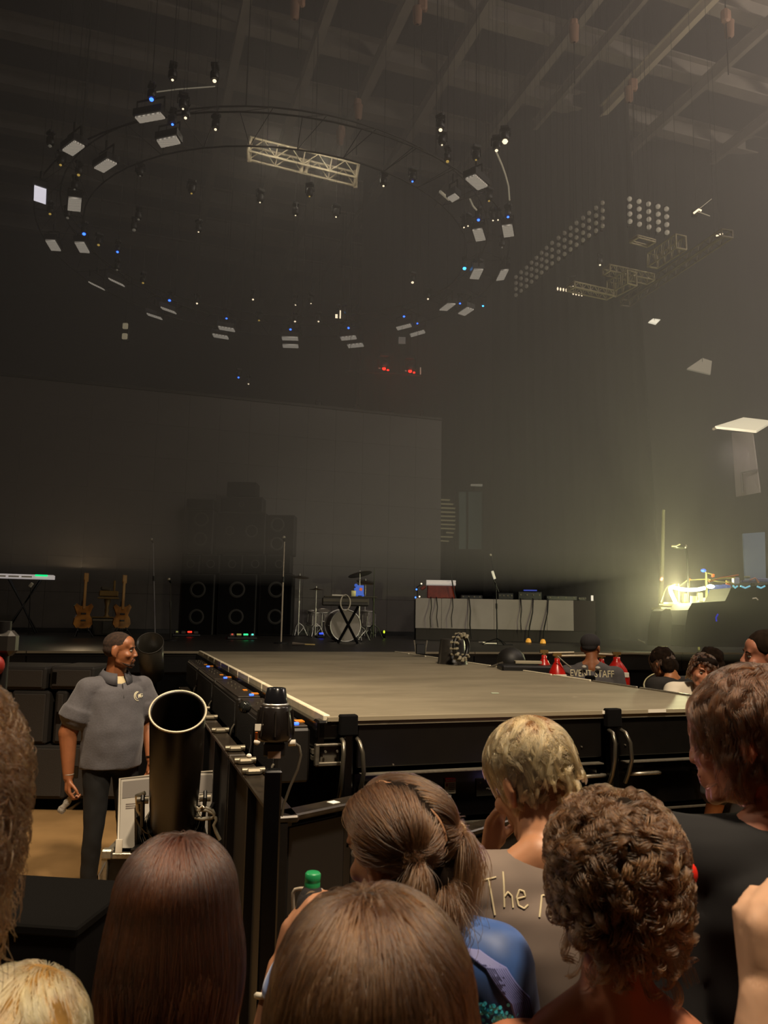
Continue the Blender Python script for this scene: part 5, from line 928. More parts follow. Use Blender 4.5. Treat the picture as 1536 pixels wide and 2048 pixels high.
def face_bits(root, Mx, hairm, lipm, smile=0., lids=.5):
    eye = MBx().at(Mx); iris = MBx().at(Mx); br = MBx().at(Mx); lip = MBx().at(Mx); lid = MBx().at(Mx)
    for s_ in (-1, 1):
        eye.hb((s_ * .031, .0765, .000), (.0115, .0110, .0075)); iris.hb((s_ * .031, .0855, .000), (.0050, .0035, .0050))
        br.hc((s_ * .016, .0905, .019), (s_ * .034, .0895, .024), .0032, .0036); br.hc((s_ * .034, .0895, .024), (s_ * .050, .078, .019), .0036, .002)
    lip.hc((-.021, .0905, -.0625 + smile), (0, .097, -.0640), .0032, .0048); lip.hc((.021, .0905, -.0625 + smile), (0, .097, -.0640), .0032, .0048); lip.hc((-.018, .090, -.070 + smile * .6), (.018, .090, -.070 + smile * .6), .0040)
    eye.build('eyes', mat('eye_white_shaded', '8f867a', .4), root); iris.build('irises', mat('iris_dark', '1e130c', .15), root); br.build('eyebrows', hairm, root); lip.build('lips', lipm, root)  # eye whites toned down; shade over the eyes is in their colour
    if smile: t_ = MBx().at(Mx); t_.hc((-.013, .0945, -.0665 + smile * .3), (.013, .0945, -.0665 + smile * .3), .0028); t_.build('teeth', mat('teeth', 'd8cfc0', .3), root)
def hand(mb, w, d, pn, side, curl=.35, k=1., splay=.06, thumb=.6, fc=None):
    """w wrist, d fingers direction, pn direction the palm faces, side +1: the thumb lies towards d x pn"""
    w = V(w); d = V(d).normalized(); pn = (V(pn) - d * V(pn).dot(d)).normalized(); s_ = d.cross(pn).normalized() * side
    kn = []
    for i in range(4):
        o_ = (1.5 - i) * .0205 * k; L = (.088, .092, .087, .078)[i] * k; p = w + d * L + s_ * o_; kn.append(p); mb.cap(w + s_ * o_ * .6, p, .0125 * k, .0105 * k)
    mb.cap(w + d * .03 * k, w + d * .07 * k, .021 * k, .022 * k); mb.ball(w + d * .035 * k + s_ * .020 * k + pn * .006 * k, .018 * k)
    tips = []
    for i in range(4):
        Ls = [(.040, .026, .020), (.045, .029, .021), (.042, .027, .020), (.033, .021, .018)][i]; c_ = (fc[i] if fc else curl); a = c_ * .7; p = kn[i]; sp = (1.5 - i) * splay
        for j in range(3):
            dr = (d * math.cos(a) + pn * math.sin(a)) + s_ * sp * math.cos(a); dr.normalize(); q = p + dr * Ls[j] * k; mb.cap(p, q, (.0096, .0086, .0080)[j] * k, (.0088, .0082, .0068)[j] * k); p = q; a += c_
        tips.append((p, dr))
    t0 = w + d * .028 * k + s_ * .022 * k; td = (d * .55 + s_ * thumb + pn * .35).normalized(); t1 = t0 + td * .040 * k; t2 = t1 + (td * .8 + d * .45 + pn * .2).normalized() * .032 * k; t3 = t2 + (d * .8 + pn * .35 + s_ * .1).normalized() * .026 * k
    mb.cap(t0, t1, .0125 * k, .0105 * k); mb.cap(t1, t2, .0105 * k, .0095 * k); mb.cap(t2, t3, .0095 * k, .0078 * k); return tips
# ---- hair
def hairmat(name, c1, c2, rough=.35):
    if name in MATS: return MATS[name]
    m = bpy.data.materials.new(name); m.use_nodes = True; nt = m.node_tree; nt.nodes.clear(); o = nt.nodes.new('ShaderNodeOutputMaterial'); h = nt.nodes.new('ShaderNodeBsdfHairPrincipled'); h.model = 'CHIANG'; h.parametrization = 'COLOR'
    hi = nt.nodes.new('ShaderNodeHairInfo'); mx = nt.nodes.new('ShaderNodeMix'); mx.data_type = 'RGBA'; mx.inputs['A'].default_value = (*lin(c1), 1); mx.inputs['B'].default_value = (*lin(c2), 1)
    nt.links.new(hi.outputs['Random'], mx.inputs['Factor']); nt.links.new(mx.outputs['Result'], h.inputs['Color']); h.inputs['Roughness'].default_value = rough; h.inputs['Radial Roughness'].default_value = .4
    nt.links.new(h.outputs[0], o.inputs[0]); MATS[name] = m; return m
def strands(root, P, rad, m, name='hair_strands', label=None):
    N, K, _ = P.shape; hc = bpy.data.hair_curves.new(name); hc.add_curves([K] * N); hc.points.foreach_set('position', P.astype(np.float32).ravel())
    r_ = np.linspace(1, .35, K); hc.points.foreach_set('radius', (np.tile(r_, N) * rad).astype(np.float32)); hc.materials.append(m)
    o = bpy.data.objects.new(name, hc); COL.objects.link(o); o.parent = root; return tag(o, label)
def nrm(a): return a / np.maximum(np.linalg.norm(a, axis=-1, keepdims=True), 1e-9)
def grow(Mx, n, K, length, style, ell=((0, -.012, .035), (.082, .102, .088)), seed=1, clump=300, cl=.7, curl=(0, 0), noise_=.0, zmin=-.05, front=.045, lift=.15, part=None, grav=1., spread=0., lenvar=.25, off=.012, zback=None, omax=.16, flare=.0):
    rs = np.random.RandomState(seed); c = np.array(ell[0]); r = np.array(ell[1]); u = []
    while len(u) < n:
        v = nrm(rs.normal(size=(n, 3))); p = c + v * r
        zb = zmin if zback is None else np.where(p[:, 1] < 0, zback, zmin)
        hair = (p[:, 2] > zb) & ((p[:, 1] < front) | (p[:, 2] > .075 - .1 * np.abs(p[:, 0]))); u += list(v[hair])
    v = np.array(u[:n]); pos = c + v * r; root0 = pos.copy()
    R3 = np.array(Mx.to_3x3()); g = R3.T @ np.array([0, 0, -1.]); L = length * (1 + lenvar * (rs.rand(n) - .5) * 2) if not callable(length) else length(root0) * (1 + lenvar * (rs.rand(n) - .5) * 2)
    gi = rs.choice(n, min(clump, n), replace=False)
    D = ((root0[:, None, :] - root0[None, gi, :]) ** 2).sum(-1) if n * len(gi) < 1.2e7 else None
    near = np.concatenate([(((root0[a:a + 2000, None, :] - root0[None, gi, :]) ** 2).sum(-1)).argmin(1) for a in range(0, n, 2000)])
    out = [pos.copy()]; d = style(pos, v); jit = rs.normal(size=(n, 3)) * noise_; rj = .4 * rs.rand(n) + .6 * np.clip((root0[:, 2] - zmin) / .12, 0, 1); cj = rs.normal(size=(len(gi), 3))[near]
    for k in range(1, K):
        f = k / (K - 1); N_ = nrm((pos - c) / r ** 2); gt = g[None, :] - (N_ @ g)[:, None] * N_ * .9
        d = nrm(d + grav * gt * (.35 + .5 * f) + N_ * lift * (1 - f) + jit + cj * noise_ * .8 + (spread * f) * nrm(np.stack([pos[:, 0], pos[:, 1] * .3, pos[:, 2] * 0], 1)))
        pos = pos + d * (L / (K - 1))[:, None]
        q = (pos - c) / r; l = np.linalg.norm(q, axis=1); o_ = 1 + off * (1 + .6 * np.sin(near)) / .09
        s_ = np.where(l < o_, o_ / l, 1.)[:, None]; pos = c + (pos - c) * s_
        q = (pos - c) / r; below = np.maximum(0, -(pos[:, 2] - c[2])); l = np.linalg.norm(np.where((q[:, 2:3] < 0), q * np.array([1, 1, 0.]), q), axis=1); mx_ = (1 + omax * (.45 + .55 * rj)) + flare * below / .085
        s_ = np.where(l > mx_, mx_ / l, 1.)[:, None]; s3 = np.concatenate([s_, s_, np.where(q[:, 2:3] < 0, 1., s_)], 1); pos = c + (pos - c) * s3; out.append(pos.copy())
    P = np.stack(out, 1); G = P[gi][near]; kk = np.linspace(0, 1, K)[None, :, None]; ck = cl * np.minimum(1, kk * 1.6); P = P * (1 - ck) + (G + (root0 - root0[gi][near])[:, None, :] * (1 - .6 * kk)) * ck
    if curl[0]:
        ph = rs.rand(len(gi))[near] * 6.28; fr = curl[1] * (1 + .4 * (rs.rand(len(gi))[near] - .5)); am = curl[0] * (1 + .5 * (rs.rand(len(gi))[near] - .5)); t_ = np.linspace(0, 1, K)[None, :]
        a = nrm(np.cross(P[:, -1] - P[:, 0], N_)); b = nrm(P[:, K // 2] - c); e = np.minimum(1, t_ * 3) * am[:, None]; w_ = fr[:, None] * t_ * 6.28 + ph[:, None]
        P = P + a[:, None, :] * (np.cos(w_) * e)[:, :, None] + b[:, None, :] * ((np.sin(w_)) * e)[:, :, None]
    H = np.array(Mx); return P @ H[:3, :3].T + H[:3, 3]
def tangent(v, t): t = np.array(t, float) * np.ones_like(v); return nrm(t - (t * v).sum(1)[:, None] * v)
crown = lambda cx=0., cy=-.03, ns=.008: (lambda p, v: nrm(tangent(v, 0) * 0 + (lambda a: a - (a * v).sum(1)[:, None] * v)(np.stack([p[:, 0] - cx, p[:, 1] - cy, np.full(len(p), -.01)], 1) + np.random.RandomState(5).normal(size=p.shape) * ns)))
# ---- the figure
DEF = dict(pel=(0, 0, .96), chs=(0, 0, 1.28), nk0=(0, -.015, 1.45), nk1=(0, .0, 1.55), hd=(0, .02, 1.635), hrot=(0, 0, 0), shR=(.185, -.01, 1.405), elR=(.245, -.03, 1.13), wrR=(.255, .06, .88), shL=(-.185, -.01, 1.405), elL=(-.245, -.03, 1.13), wrL=(-.255, .06, .88),
 hdR=(0, .15, -1), hnR=(-1, 0, 0), hdL=(0, .15, -1), hnL=(1, 0, 0), hipR=(.095, 0, .93), knR=(.11, .03, .50), anR=(.12, -.02, .09), hipL=(-.095, 0, .93), knL=(-.11, .03, .50), anL=(-.12, -.02, .09), belly=0., fat=0., wide=1., bulk=1., hs=1.)
def person(label, loc, rz, s, shirt, pants, skinm, hairm, lipm=None, voxel=.008, shoe=None, sleeve=.45, hem=.90, face=True, smile=0., cl=1., shirt_label=None, curlR=.35, curlL=.35, neck=.0, **kw):
    P = {k: (V(v_) if isinstance(v_, tuple) and len(v_) == 3 and k != 'hrot' else v_) for k, v_ in {**DEF, **kw}.items()}
    t = thing('person', label, 'person', loc, rz); t.scale = (s, s, s)
    Mx = M.Translation(P['hd']) @ Euler(tuple(R(a) for a in P['hrot']), 'YXZ').to_matrix().to_4x4() @ M.Scale(P['hs'], 4)
    b = MBx(); w_ = P['wide']; bk = P['bulk']
    b.ball(P['pel'], (.165 * w_, .115, .13)); b.ball(P['pel'] + (P['chs'] - P['pel']) * .45, (.140 * w_ + P['belly'] * .3, .10 + P['belly'], .15)); b.ball(P['chs'], (.165 * w_, .112, .175))
    b.cap(P['shR'], P['shL'], .058, .058); b.cap(P['nk0'] + V((.10, 0, -.035)), P['nk0'] + V((.02, 0, .02)), .042, .045); b.cap(P['nk0'] + V((-.10, 0, -.035)), P['nk0'] + V((-.02, 0, .02)), .042, .045)
    for q_ in 'RL': b.cap(P['nk0'] + V((0, 0, -.02)), P['sh' + q_] + V((0, 0, -.01)), .050, .050)
    b.cap(P['nk0'] - V((0, 0, .03)), P['nk1'], .060 + neck, .054 + neck); b.cap(P['nk1'], Mx @ V((0, -.02, -.03)), .054 + neck, .056)
    head(b, Mx, fat=P['fat']); tips = {}
    for q, sg_ in (('R', 1), ('L', -1)):
        b.cap(P['sh' + q], P['el' + q], .052 * min(bk, 1.08), .042 * bk); b.cap(P['el' + q], P['wr' + q], .041 * bk, .027 * (.5 + .5 * bk)); tips[q] = hand(b, P['wr' + q], P['hd' + q], P['hn' + q], P.get('ts' + q, 1 if q == 'R' else -1), curlR if q == 'R' else curlL, .88 + .14 * bk, fc=P.get('fc' + q))
        b.cap(P['hip' + q], P['kn' + q], .085, .055); b.cap(P['kn' + q], P['an' + q], .054, .036)
        ft = P.get('ft' + q, V((sg_ * .02, .17, -.055))); b.cap(P['an' + q] + V((0, -.02, -.05)), P['an' + q] + ft, .035, .028)
    body = fuse(b, 'body', skinm, t, voxel, 3)
    c = MBx(); e = .016 * cl
    pl_, ch_, B_ = P['pel'], P['chs'], P['belly']; mid_ = pl_.lerp(ch_, .5)
    c.loft([(pl_ + V((0, 0, hem - .96)), .166 * w_ + e, .124 + B_ * .5 + e), (pl_.lerp(ch_, .2), .160 * w_ + B_ * .3 + e, .120 + B_ * .9 + e), (mid_, .158 * w_ + B_ * .35 + e, .114 + B_ + e), (pl_.lerp(ch_, .8), .166 * w_ + e, .116 + B_ * .5 + e), (ch_ + V((0, 0, .04)), .174 * w_ + e, .116 + e), (ch_ + V((0, 0, .10)), .165 * w_ + e, .098 + e), (ch_ + V((0, 0, .15)), .12 * w_, .07)])
    c.cap(P['shR'], P['shL'], .062 + e, .062 + e)
    for q_ in 'RL': c.cap(P['nk0'] + V(((.05 if q_ == 'R' else -.05), 0, -.03)), P['sh' + q_] + V((0, 0, -.008)), .044 + e, .050 + e)
    for sg_ in (1, -1): c.cap(P['nk0'] + V((sg_ * .11, 0, -.04)), P['nk0'] + V((sg_ * .055, 0, -.008)), .045 + e, .030 + e)
    for q in 'RL':
        a_, b_ = P['sh' + q], P['el' + q]; sleeve_ = P.get('sleeve' + q, sleeve); en = a_.lerp(b_, min(sleeve_ * 2, 1)); c.cap(a_, en - (en - a_).normalized() * .03, .060 + e, .058 * bk + e); c.cyl(en - (en - a_).normalized() * .08, en, .058 * bk + e, .062 * bk + e, 20)
        if sleeve_ > .5: en2 = P['el' + q].lerp(P['wr' + q], sleeve_ * 2 - 1); c.cap(P['el' + q], en2, .055 + e, .045 + e)
    sh = fuse(c, 'shirt', shirt, t, max(voxel, .008), 10, .012, 6, shirt_label, seed=sum(map(ord, label)) % 50)
    d = MB()
    d.ball(P['pel'] + V((0, 0, -.02)), (.172 * w_, .125, .13))
    for q in 'RL': d.cap(P['hip' + q], P['kn' + q], .098, .070); d.cap(P['kn' + q], P['an' + q] + V((0, 0, .03)), .070, .056)
    fuse(d, 'trousers', pants, t, .012, 3, .008, 8)
    for q in 'RL':
        f = MB(); a_ = P['an' + q]; ft = P.get('ft' + q, V((.02 if q == 'R' else -.02, .17, -.055))); f.cap(a_ + V((0, -.03, -.04)), a_ + ft + V((0, 0, .005)), .045, .038); f.cap(a_ + V((0, -.01, .0)), a_ + V((0, .03, -.02)), .048, .045); z0 = 0
        f.v = [(x, y, max(z, .0)) for x, y, z in f.v]; fuse(f, 'shoe', shoe or BLK, t, .008, 2, .004, 20)
    if face: face_bits(t, Mx, hairm[1], lipm or mat('lips_rose', '8f4f44', .45), smile)
    return t, Mx, body, sh, P, tips
def hair_cap(t, Mx, m, parts, voxel=.007, wr=.006, wsc=18, name='hair', seed=0):
    b = MBx().at(Mx)
    for p_ in parts: b.hb(*p_) if len(p_) < 4 else b.hc(*p_)
    return fuse(b, name, m, t, voxel, 2, wr, wsc, seed=seed)
def hm2(name, c1, c2, cap): return hairmat('hair_' + name, c1, c2), mat('hairmass_' + name, cap, .9, var=.4, scale=40, stretch=(1, 1, .2), bump=.3, spec=.1)
def loc_in(px_, py_, Y, loc, rz, s): return M.Rotation(-rz, 3, 'Z') @ ((aty(px_, py_, Y) - V(loc)) / s)
def place(px_, py_, Y): return aty(px_, py_, Y)
def proj_strokes(name, strokes, target, parent, m, rad, fro, axis=V((0, 1, 0)), label=None):
    """lay drawn strokes on a garment: rays from fro(u, v) along axis, all in the figure's frame"""
    bvh = BVHTree.FromPolygons([v_.co[:] for v_ in target.data.vertices], [p_.vertices[:] for p_ in target.data.polygons]); mb = MB()
    for st_ in strokes:
        pts = []
        for i in range(len(st_) - 1):
            for k in range(5):
                f = k / 5; u, v_ = st_[i][0] * (1 - f) + st_[i + 1][0] * f, st_[i][1] * (1 - f) + st_[i + 1][1] * f; h = bvh.ray_cast(fro(u, v_), axis)
                if h[0] is not None: pts.append(h[0] - axis * rad * .3)
        h = bvh.ray_cast(fro(*st_[-1]), axis)
        if h[0] is not None: pts.append(h[0] - axis * rad * .3)
        if len(pts) > 1: mb.tube(pts, rad, 5)
    return mb.build(name, m, parent, label)
DARKP = mat('black_trousers', '060606', .85, var=.2, scale=5); JEAN = mat('dark_jeans', '15171c', .85)
SK1 = skin('brown', '8a5636'); SK2 = skin('fair', 'ad7a58'); SK3 = skin('light', 'a87656'); SK4 = skin('tan', 'a86f48')
HB = hm2('brown', '2a170c', '4a2c18', '140c07'); HDK = hm2('dark', '1c120b', '35230f', '1a110a'); HBL = hm2('blond', 'be7842', 'f2b072', '6e4e30'); HMID = hm2('mid', '2e1b0f', '553820', '160e08'); HRD = hm2('auburn', '220f07', '40200f', '0e0603'); HCU = hm2('curly', '2e1c10', '5a3c22', '160e07'); HPB = hm2('paleblond', 'b08a50', 'd9b878', '7a5c30')
def stand_at(x, y, Y, hz=1.635): p = aty(x, y, Y); return (p.x, p.y, 0), p.z / hz

# pit guard
G = atz(186, 1812, 0); gx, gs = (G.x + .02, G.y + .12, 0), 1.8 / 1.765
POLO = mat('grey_polo', '4e4c50', .85, var=.10, scale=90, bump=.15, sheen=.2)
t, Mx, body, sh, P, tips = person('pit guard in a grey polo shirt and black trousers looking right', gx, R(-136), gs, POLO, DARKP, SK1, (None, mat('brow_black', '140c08', .8)), voxel=.0065, belly=.045, wide=1.12, bulk=1.5, hs=1.06, sleeve=.34, hem=.86, cl=1.3, neck=.012,
 shoe=mat('white_trainer', 'b8b2a4', .6, var=.2, scale=20), hrot=(0, 2, 50), hd=(0, .035, 1.645), shR=(.195, -.01, 1.385), shL=(-.195, -.01, 1.385), elR=(.285, -.06, 1.10), wrR=(.275, -.03, .82), hdR=(.0, .12, -1), hnR=(-1, .1, 0), elL=(-.27, -.01, 1.12), wrL=(-.235, .12, .90), hdL=(.25, .3, -1), hnL=(1, 0, 0), curlR=.9, curlL=.7,
 knR=(.10, .02, .50), anR=(.10, -.02, .09), knL=(-.12, .05, .50), anL=(-.15, .02, .09), ftR=(.01, .15, -.055), lipm=mat('lips_brown', '7a4234', .4))
hair_cap(t, Mx, mat('fade_hair', '2c1d13', .95, var=.5, scale=60, bump=.2), [((0, -.016, .043), (.0772, .0955, .0780)), ((0, -.030, .010), (.0745, .080, .062))], .006, .0008, 60)
bd = MBx().at(Mx); bd.hb((0, .079, -.096), (.022, .019, .014)); bd.hc((-.024, .093, -.052), (.024, .093, -.052), .0042); bd.hc((-.026, .092, -.055), (-.030, .080, -.09), .004); bd.hc((.026, .092, -.055), (.030, .080, -.09), .004); bd.hc((.033, .070, -.095), (.056, .02, -.070), .010, .004); bd.hc((-.033, .070, -.095), (-.056, .02, -.070), .010, .004); fuse(bd, 'beard', mat('beard_shadow', '2a1a11', .95, var=.4, scale=90), t, .005, 1)
cm = MBx()   # collar with open points
rim = lambda a_, r_, z_: P['nk0'] + V((r_ * math.sin(a_), r_ * .92 * math.cos(a_) + .01, z_ - .018 * math.cos(a_)))
vs_ = []; n = 28
for i in range(n + 1):
    a_ = .30 + (2 * PI - .60) * i / n; vs_ += [rim(a_, .082, .055), rim(a_, .118, .005 - .03 * max(0, math.cos(a_)))]
cm.add(vs_, [(2 * i, 2 * i + 1, 2 * i + 3, 2 * i + 2) for i in range(n)], True); o = cm.build('collar', mat('collar_grey', '46454a', .85), t); o.modifiers.new('s', 'SOLIDIFY').thickness = .006
MBx().lathe(P['nk0'] + V((0, .012, .0)), [(.066, .02), (.088, -.02), (.09, -.03)], 20).build('undershirt', mat('cream_undershirt', 'c8b890', .8), t)
MB().tube([P['nk0'] + V((0, .118, -.03)), P['nk0'] + V((0, .150, -.12))], .004, 6).build('placket', mat('placket_dark', '2e2d30', .9), t)
fro = lambda u, v_: V((-.105 + u, .6, 1.335 + v_))
arc = lambda cx, cy_, r_, a0, a1: [(-(cx + r_ * math.cos(R(a))), cy_ + r_ * math.sin(R(a))) for a in np.linspace(a0, a1, 9)]
proj_strokes('shirt_emblem', [arc(0, 0, .030, 70, 280), arc(.004, .002, .022, 90, 250), [(-.006, .012), (-.010, -.012)], [(-.010, -.012), (-.018, .012)], [(-.018, .012), (-.024, -.010)], [(-.026, .012), (-.036, .012)], [(-.026, 0), (-.036, 0)], [(-.027, .012), (-.027, -.010)], [(-.026, -.010), (-.036, -.010)], [(-.042, .010), (-.050, .010)], [(-.042, -.008), (-.050, .0)]], sh, t, mat('cream_thread', 'e0d8b8', .7), .0028, fro, V((0, -1, 0)), 'cream embroidered swirl emblem')
wl_ = P['wrL']; MB().tube([wl_ + V((.031 * math.cos(a_), .031 * math.sin(a_), .02 + .004 * math.sin(a_))) for a_ in np.linspace(0, 2 * PI, 19)[:-1]], .006, 6, True).ball(wl_ + V((-.03, 0, .02)), (.008, .016, .014)).build('wristwatch', mat('watch_steel', '3b342c', .3, .8), t, 'dark metal wristwatch')
wr_ = P['wrR']; MB().tube([wr_ + V((.031 * math.cos(a_), .031 * math.sin(a_), .02)) for a_ in np.linspace(0, 2 * PI, 19)[:-1]], .004, 6, True).build('bracelet', mat('beaded_band', '8a8378', .5), t)
o_ = M.Translation(gx) @ M.Rotation(R(-136), 4, 'Z'); wp = o_ @ (V(P['wrR']) * gs + V((-.015, .0, -.15)))
pb = thing('crumpled_bottle', 'crumpled clear plastic wrapper held in the pit guard hand', 'bottle', wp, rot=(0, R(35), 0)); MB().lathe((0, 0, -.10), [(0, 0), (.024, .005), (.028, .03), (.018, .055), (.026, .08), (.016, .12), (.012, .14)], 9).build('wrapper', mat('crinkled_film', 'c8c4bc', .15, trans=.5, alpha=.8, bump=1., scale=60, var=.2), pb)
wp = o_ @ (V(P['wrL']) * gs + V((.01, .04, -.15))); t2 = thing('radio', 'dark two way radio in the guard left hand', 'radio', wp, R(-140)); MB().box((0, 0, -.03), (.05, .035, .16), bev=.008).build('radio_body', mat('radio_dark', '191c1a', .5), t2); MB().cyl((.015, 0, .05), (.015, 0, .1), .006).build('antenna', RUB, t2)

# woman with tied hair holding the bottle
loc, s = stand_at(790, 1706, 1.40)
BLU = mat('blue_satin', '12386e', .55, var=.25, scale=5, sheen=.4, col2='2868c0')
t, Mx, body, sh, P, tips = person('woman in a shiny blue top with brown hair tied in small tails', loc, R(-15), s, BLU, JEAN, SK3, HMID, voxel=.0065, sleeve=.48, wide=.82, cl=.6, hrot=(-6, -12, 61), nk0=(0, -.015, 1.485), shR=(.180, 0, 1.465), shL=(-.135, .02, 1.455), chs=(0, 0, 1.33), elR=(.22, .02, 1.13), wrR=(.15, .2, 1.05), elL=loc_in(520, 2190, 1.42, loc, R(-15), s), wrL=loc_in(562, 1935, 1.50, loc, R(-15), s), sleeveL=.22, hdL=(.25, .1, 1), hnL=(.9, .4, -.2), curlL=.6, tsL=-1,
 shirt_label='shiny blue top with a sheer pale stripe')
hair_cap(t, Mx, HMID[1], [((0, -.018, .045), (.082, .098, .083)), ((0, -.055, -.03), (.066, .055, .06))], .006, .003, 20)
st1 = lambda side: (lambda p, v: nrm((lambda a: a - (a * v).sum(1)[:, None] * v)(np.stack([side * .06 - p[:, 0], -.085 - p[:, 1], .015 - p[:, 2]], 1))))
def tied(Mx, n, seed):
    rs = np.random.RandomState(seed); out = []; c = np.array((0, -.012, .035)); r = np.array((.084, .103, .088))
    for side in (-1, 1):
        tie = np.array((side * .060, -.098, .020)); v = nrm(rs.normal(size=(n * 4, 3))); p = c + v * r; zz = .006 * np.sin(p[:, 1] * 90)
        ok = ((p[:, 2] > .012) | (p[:, 1] < -.038)) & ((p[:, 0] - zz) * side > .002) & (p[:, 2] > -.075) & ((p[:, 1] < .03) | (p[:, 2] > .07)); v, p = v[ok][:n], p[ok][:n]; K = 12; f = np.linspace(0, 1, K)[None, :, None]
        tip = tie + rs.normal(size=(len(v), 3)) * .007; q = p[:, None, :] * (1 - f) + tip[:, None, :] * f; u = (q - c) / r; l = np.linalg.norm(u, axis=2, keepdims=True); bulge = 1.03 + .13 * np.sin(f * PI) * (.6 + .4 * np.sin(p[:, None, 2:3] * 80)); q = c + (q - c) * (bulge / l); q[:, -1] = tip
        q = q + rs.normal(size=(len(v), 1, 3)) * .0022; out.append(q)
    H = np.array(Mx); q = np.concatenate(out); return q @ H[:3, :3].T + H[:3, 3]
strands(t, tied(Mx, 7000, 3), .0006, HMID[0])
def tail(Mx, a, L, n, seed, flare=.018, dirn=(0, -.5, -1)):
    rs = np.random.RandomState(seed); H = np.array(Mx); a = H[:3, :3] @ np.array(a) + H[:3, 3]; K = 12; f = np.linspace(0, 1, K)[None, :, None]; d = nrm(np.array(dirn, float)[None])[0]; w_ = rs.normal(size=(n, 1, 3)) * flare
    side = np.sin(f * 3 + rs.rand(n, 1, 1) * .8) * .010; Ls = L * (.7 + .4 * rs.rand(n, 1, 1)); q = a + d * f * Ls + w_ * np.sin(np.minimum(1, f * 1.3) * 1.9) + np.array([0, 0, -1]) * f ** 2 * .03 + side * np.array([1, .4, 0]); return q
strands(t, tail(Mx, (-.060, -.100, .020), .09, 1300, 5, .012), .0006, HMID[0], 'hair_tail', 'left tied tail'); strands(t, tail(Mx, (.066, -.098, .020), .095, 1300, 6, .013, (.2, -.4, -1)), .0006, HMID[0], 'hair_tail', 'right tied tail')
strands(t, tail(Mx, (0, -.085, -.045), .10, 3500, 7, .022, (0, -.35, -1)), .0006, HMID[0], 'lower_hair')
sp_ = MBx().at(Mx); pp = [(.006 * math.sin(90 * (-.012 + .105 * math.cos(R(70 + k * 3.2)))), -.012 + .105 * math.cos(R(70 + k * 3.2)), .035 + .0895 * math.sin(R(70 + k * 3.2))) for k in range(37)]
for a_, b__ in zip(pp, pp[1:]): sp_.hc(a_, b__, .0032)
sp_.build('hair_parting', mat('scalp_beige', 'a87c5c', .6), t, 'pale zigzag parting')
for sx in (-.060, .066):
    c = Mx @ V((sx, -.100, .020)); MB().tube([c + V((.009 * math.cos(a_), .004 * math.sin(a_), .009 * math.sin(a_))) for a_ in np.linspace(0, 2 * PI, 13)[:-1]], .003, 6, True).build('hair_tie', mat('pale_hair_tie', 'c8b898', .5), t, 'pale hair tie')
MB().ball(Mx @ V((-.083, -.008, -.045)), .0035).build('earring', ALU, t)
# sheer stripe and sequins on the right shoulder and back of the top
o = proj_strokes('sheer_stripe', [[(.13 + .006 * j_, .15), (.175 + .006 * j_, .13), (.215 + .005 * j_, .08), (.235 + .004 * j_, 0), (.245 + .004 * j_, -.15)] for j_ in np.arange(0, 5, .55)], sh, t, mat('sheer_pink', '62669a', .6), .0032, lambda u, v_: V((u, -.6, 1.36 + v_)))
rs_ = np.random.RandomState(4); bv = BVHTree.FromPolygons([v_.co[:] for v_ in sh.data.vertices], [p_.vertices[:] for p_ in sh.data.polygons]); sq = MB()
for k in range(2200):
    u, v_ = rs_.uniform(.06, .24), rs_.uniform(-.12, .10)
    if math.sin(v_ * 110 + 3 * math.sin(u * 30)) < -.1 and rs_.rand() < .7: continue
    h = bv.ray_cast(V((u, -.6, 1.34 + v_)), V((0, 1, 0)))
    if h[0] is not None: n_ = (h[1] + V(rs_.normal(size=3)) * .25).normalized(); q = n_.to_track_quat('Z', 'Y'); sq.add([h[0] + V((0, -.003, 0)) + q @ V((.0032 * math.cos(a_), .0032 * math.sin(a_), 0)) for a_ in np.linspace(0, 2 * PI, 7)[:-1]], [(0, 1, 2, 3, 4, 5)])
sq.build('sequins', mat('teal_sequin', '48c0d8', .3, .3), t, 'turquoise sequins', kind='stuff')
wpos = V(loc) + M.Rotation(R(-15), 3, 'Z') @ (V(P['wrL']) * s)
bt = thing('water_bottle', 'clear plastic water bottle with a green cap held by the woman with tied hair', 'bottle', aty(620, 1846, 1.52), rot=(0, R(2), 0)); PET = mat('clear_plastic', 'd8dce0', .04, trans=.95, spec=.6)
k_ = .10
MB().lathe((0, 0, -.10), [(0, 0), (.030, .004), (.032, .05), (.031, .09), (.032, .11), (.025, .145), (.016, .162), (.0125, .168), (.0125, .178)], 28).build('bottle_body', PET, bt); MB().lathe((0, 0, .064), [(.0145, 0), (.0145, .007), (.0138, .009), (.0145, .011), (.0145, .022), (.012, .025), (0, .025)], 20).build('cap', mat('green_cap', '1f8a50', .4), bt, 'green screw cap')
hf = thing('metal_frame_handle', 'pale bent tube handle behind the water bottle', 'handle', aty(615, 1800, 1.62)); o_ = V(hf.location); MB().tube([aty(x, y, 1.62) - o_ for x, y in ((588, 1850), (586, 1800), (586, 1786), (590, 1779), (600, 1777), (630, 1777), (643, 1780), (649, 1790), (649, 1850))], .0035, 8).build('tube_frame', mat('dull_cream_tube', 'a89a88', .4, .4), hf)
wq = P['wrL']; bdm = (P['wrL'] - P['elL']).normalized(); qq = bdm.to_track_quat('Z', 'Y'); MB().tube([wq - bdm * .05 + qq @ V((.036 * math.cos(a_), .036 * math.sin(a_), 0)) for a_ in np.linspace(0, 2 * PI, 21)[:-1]], .006, 6, True).build('wristband', mat('white_band', 'c8c0ae', .5), t, 'white wristband')

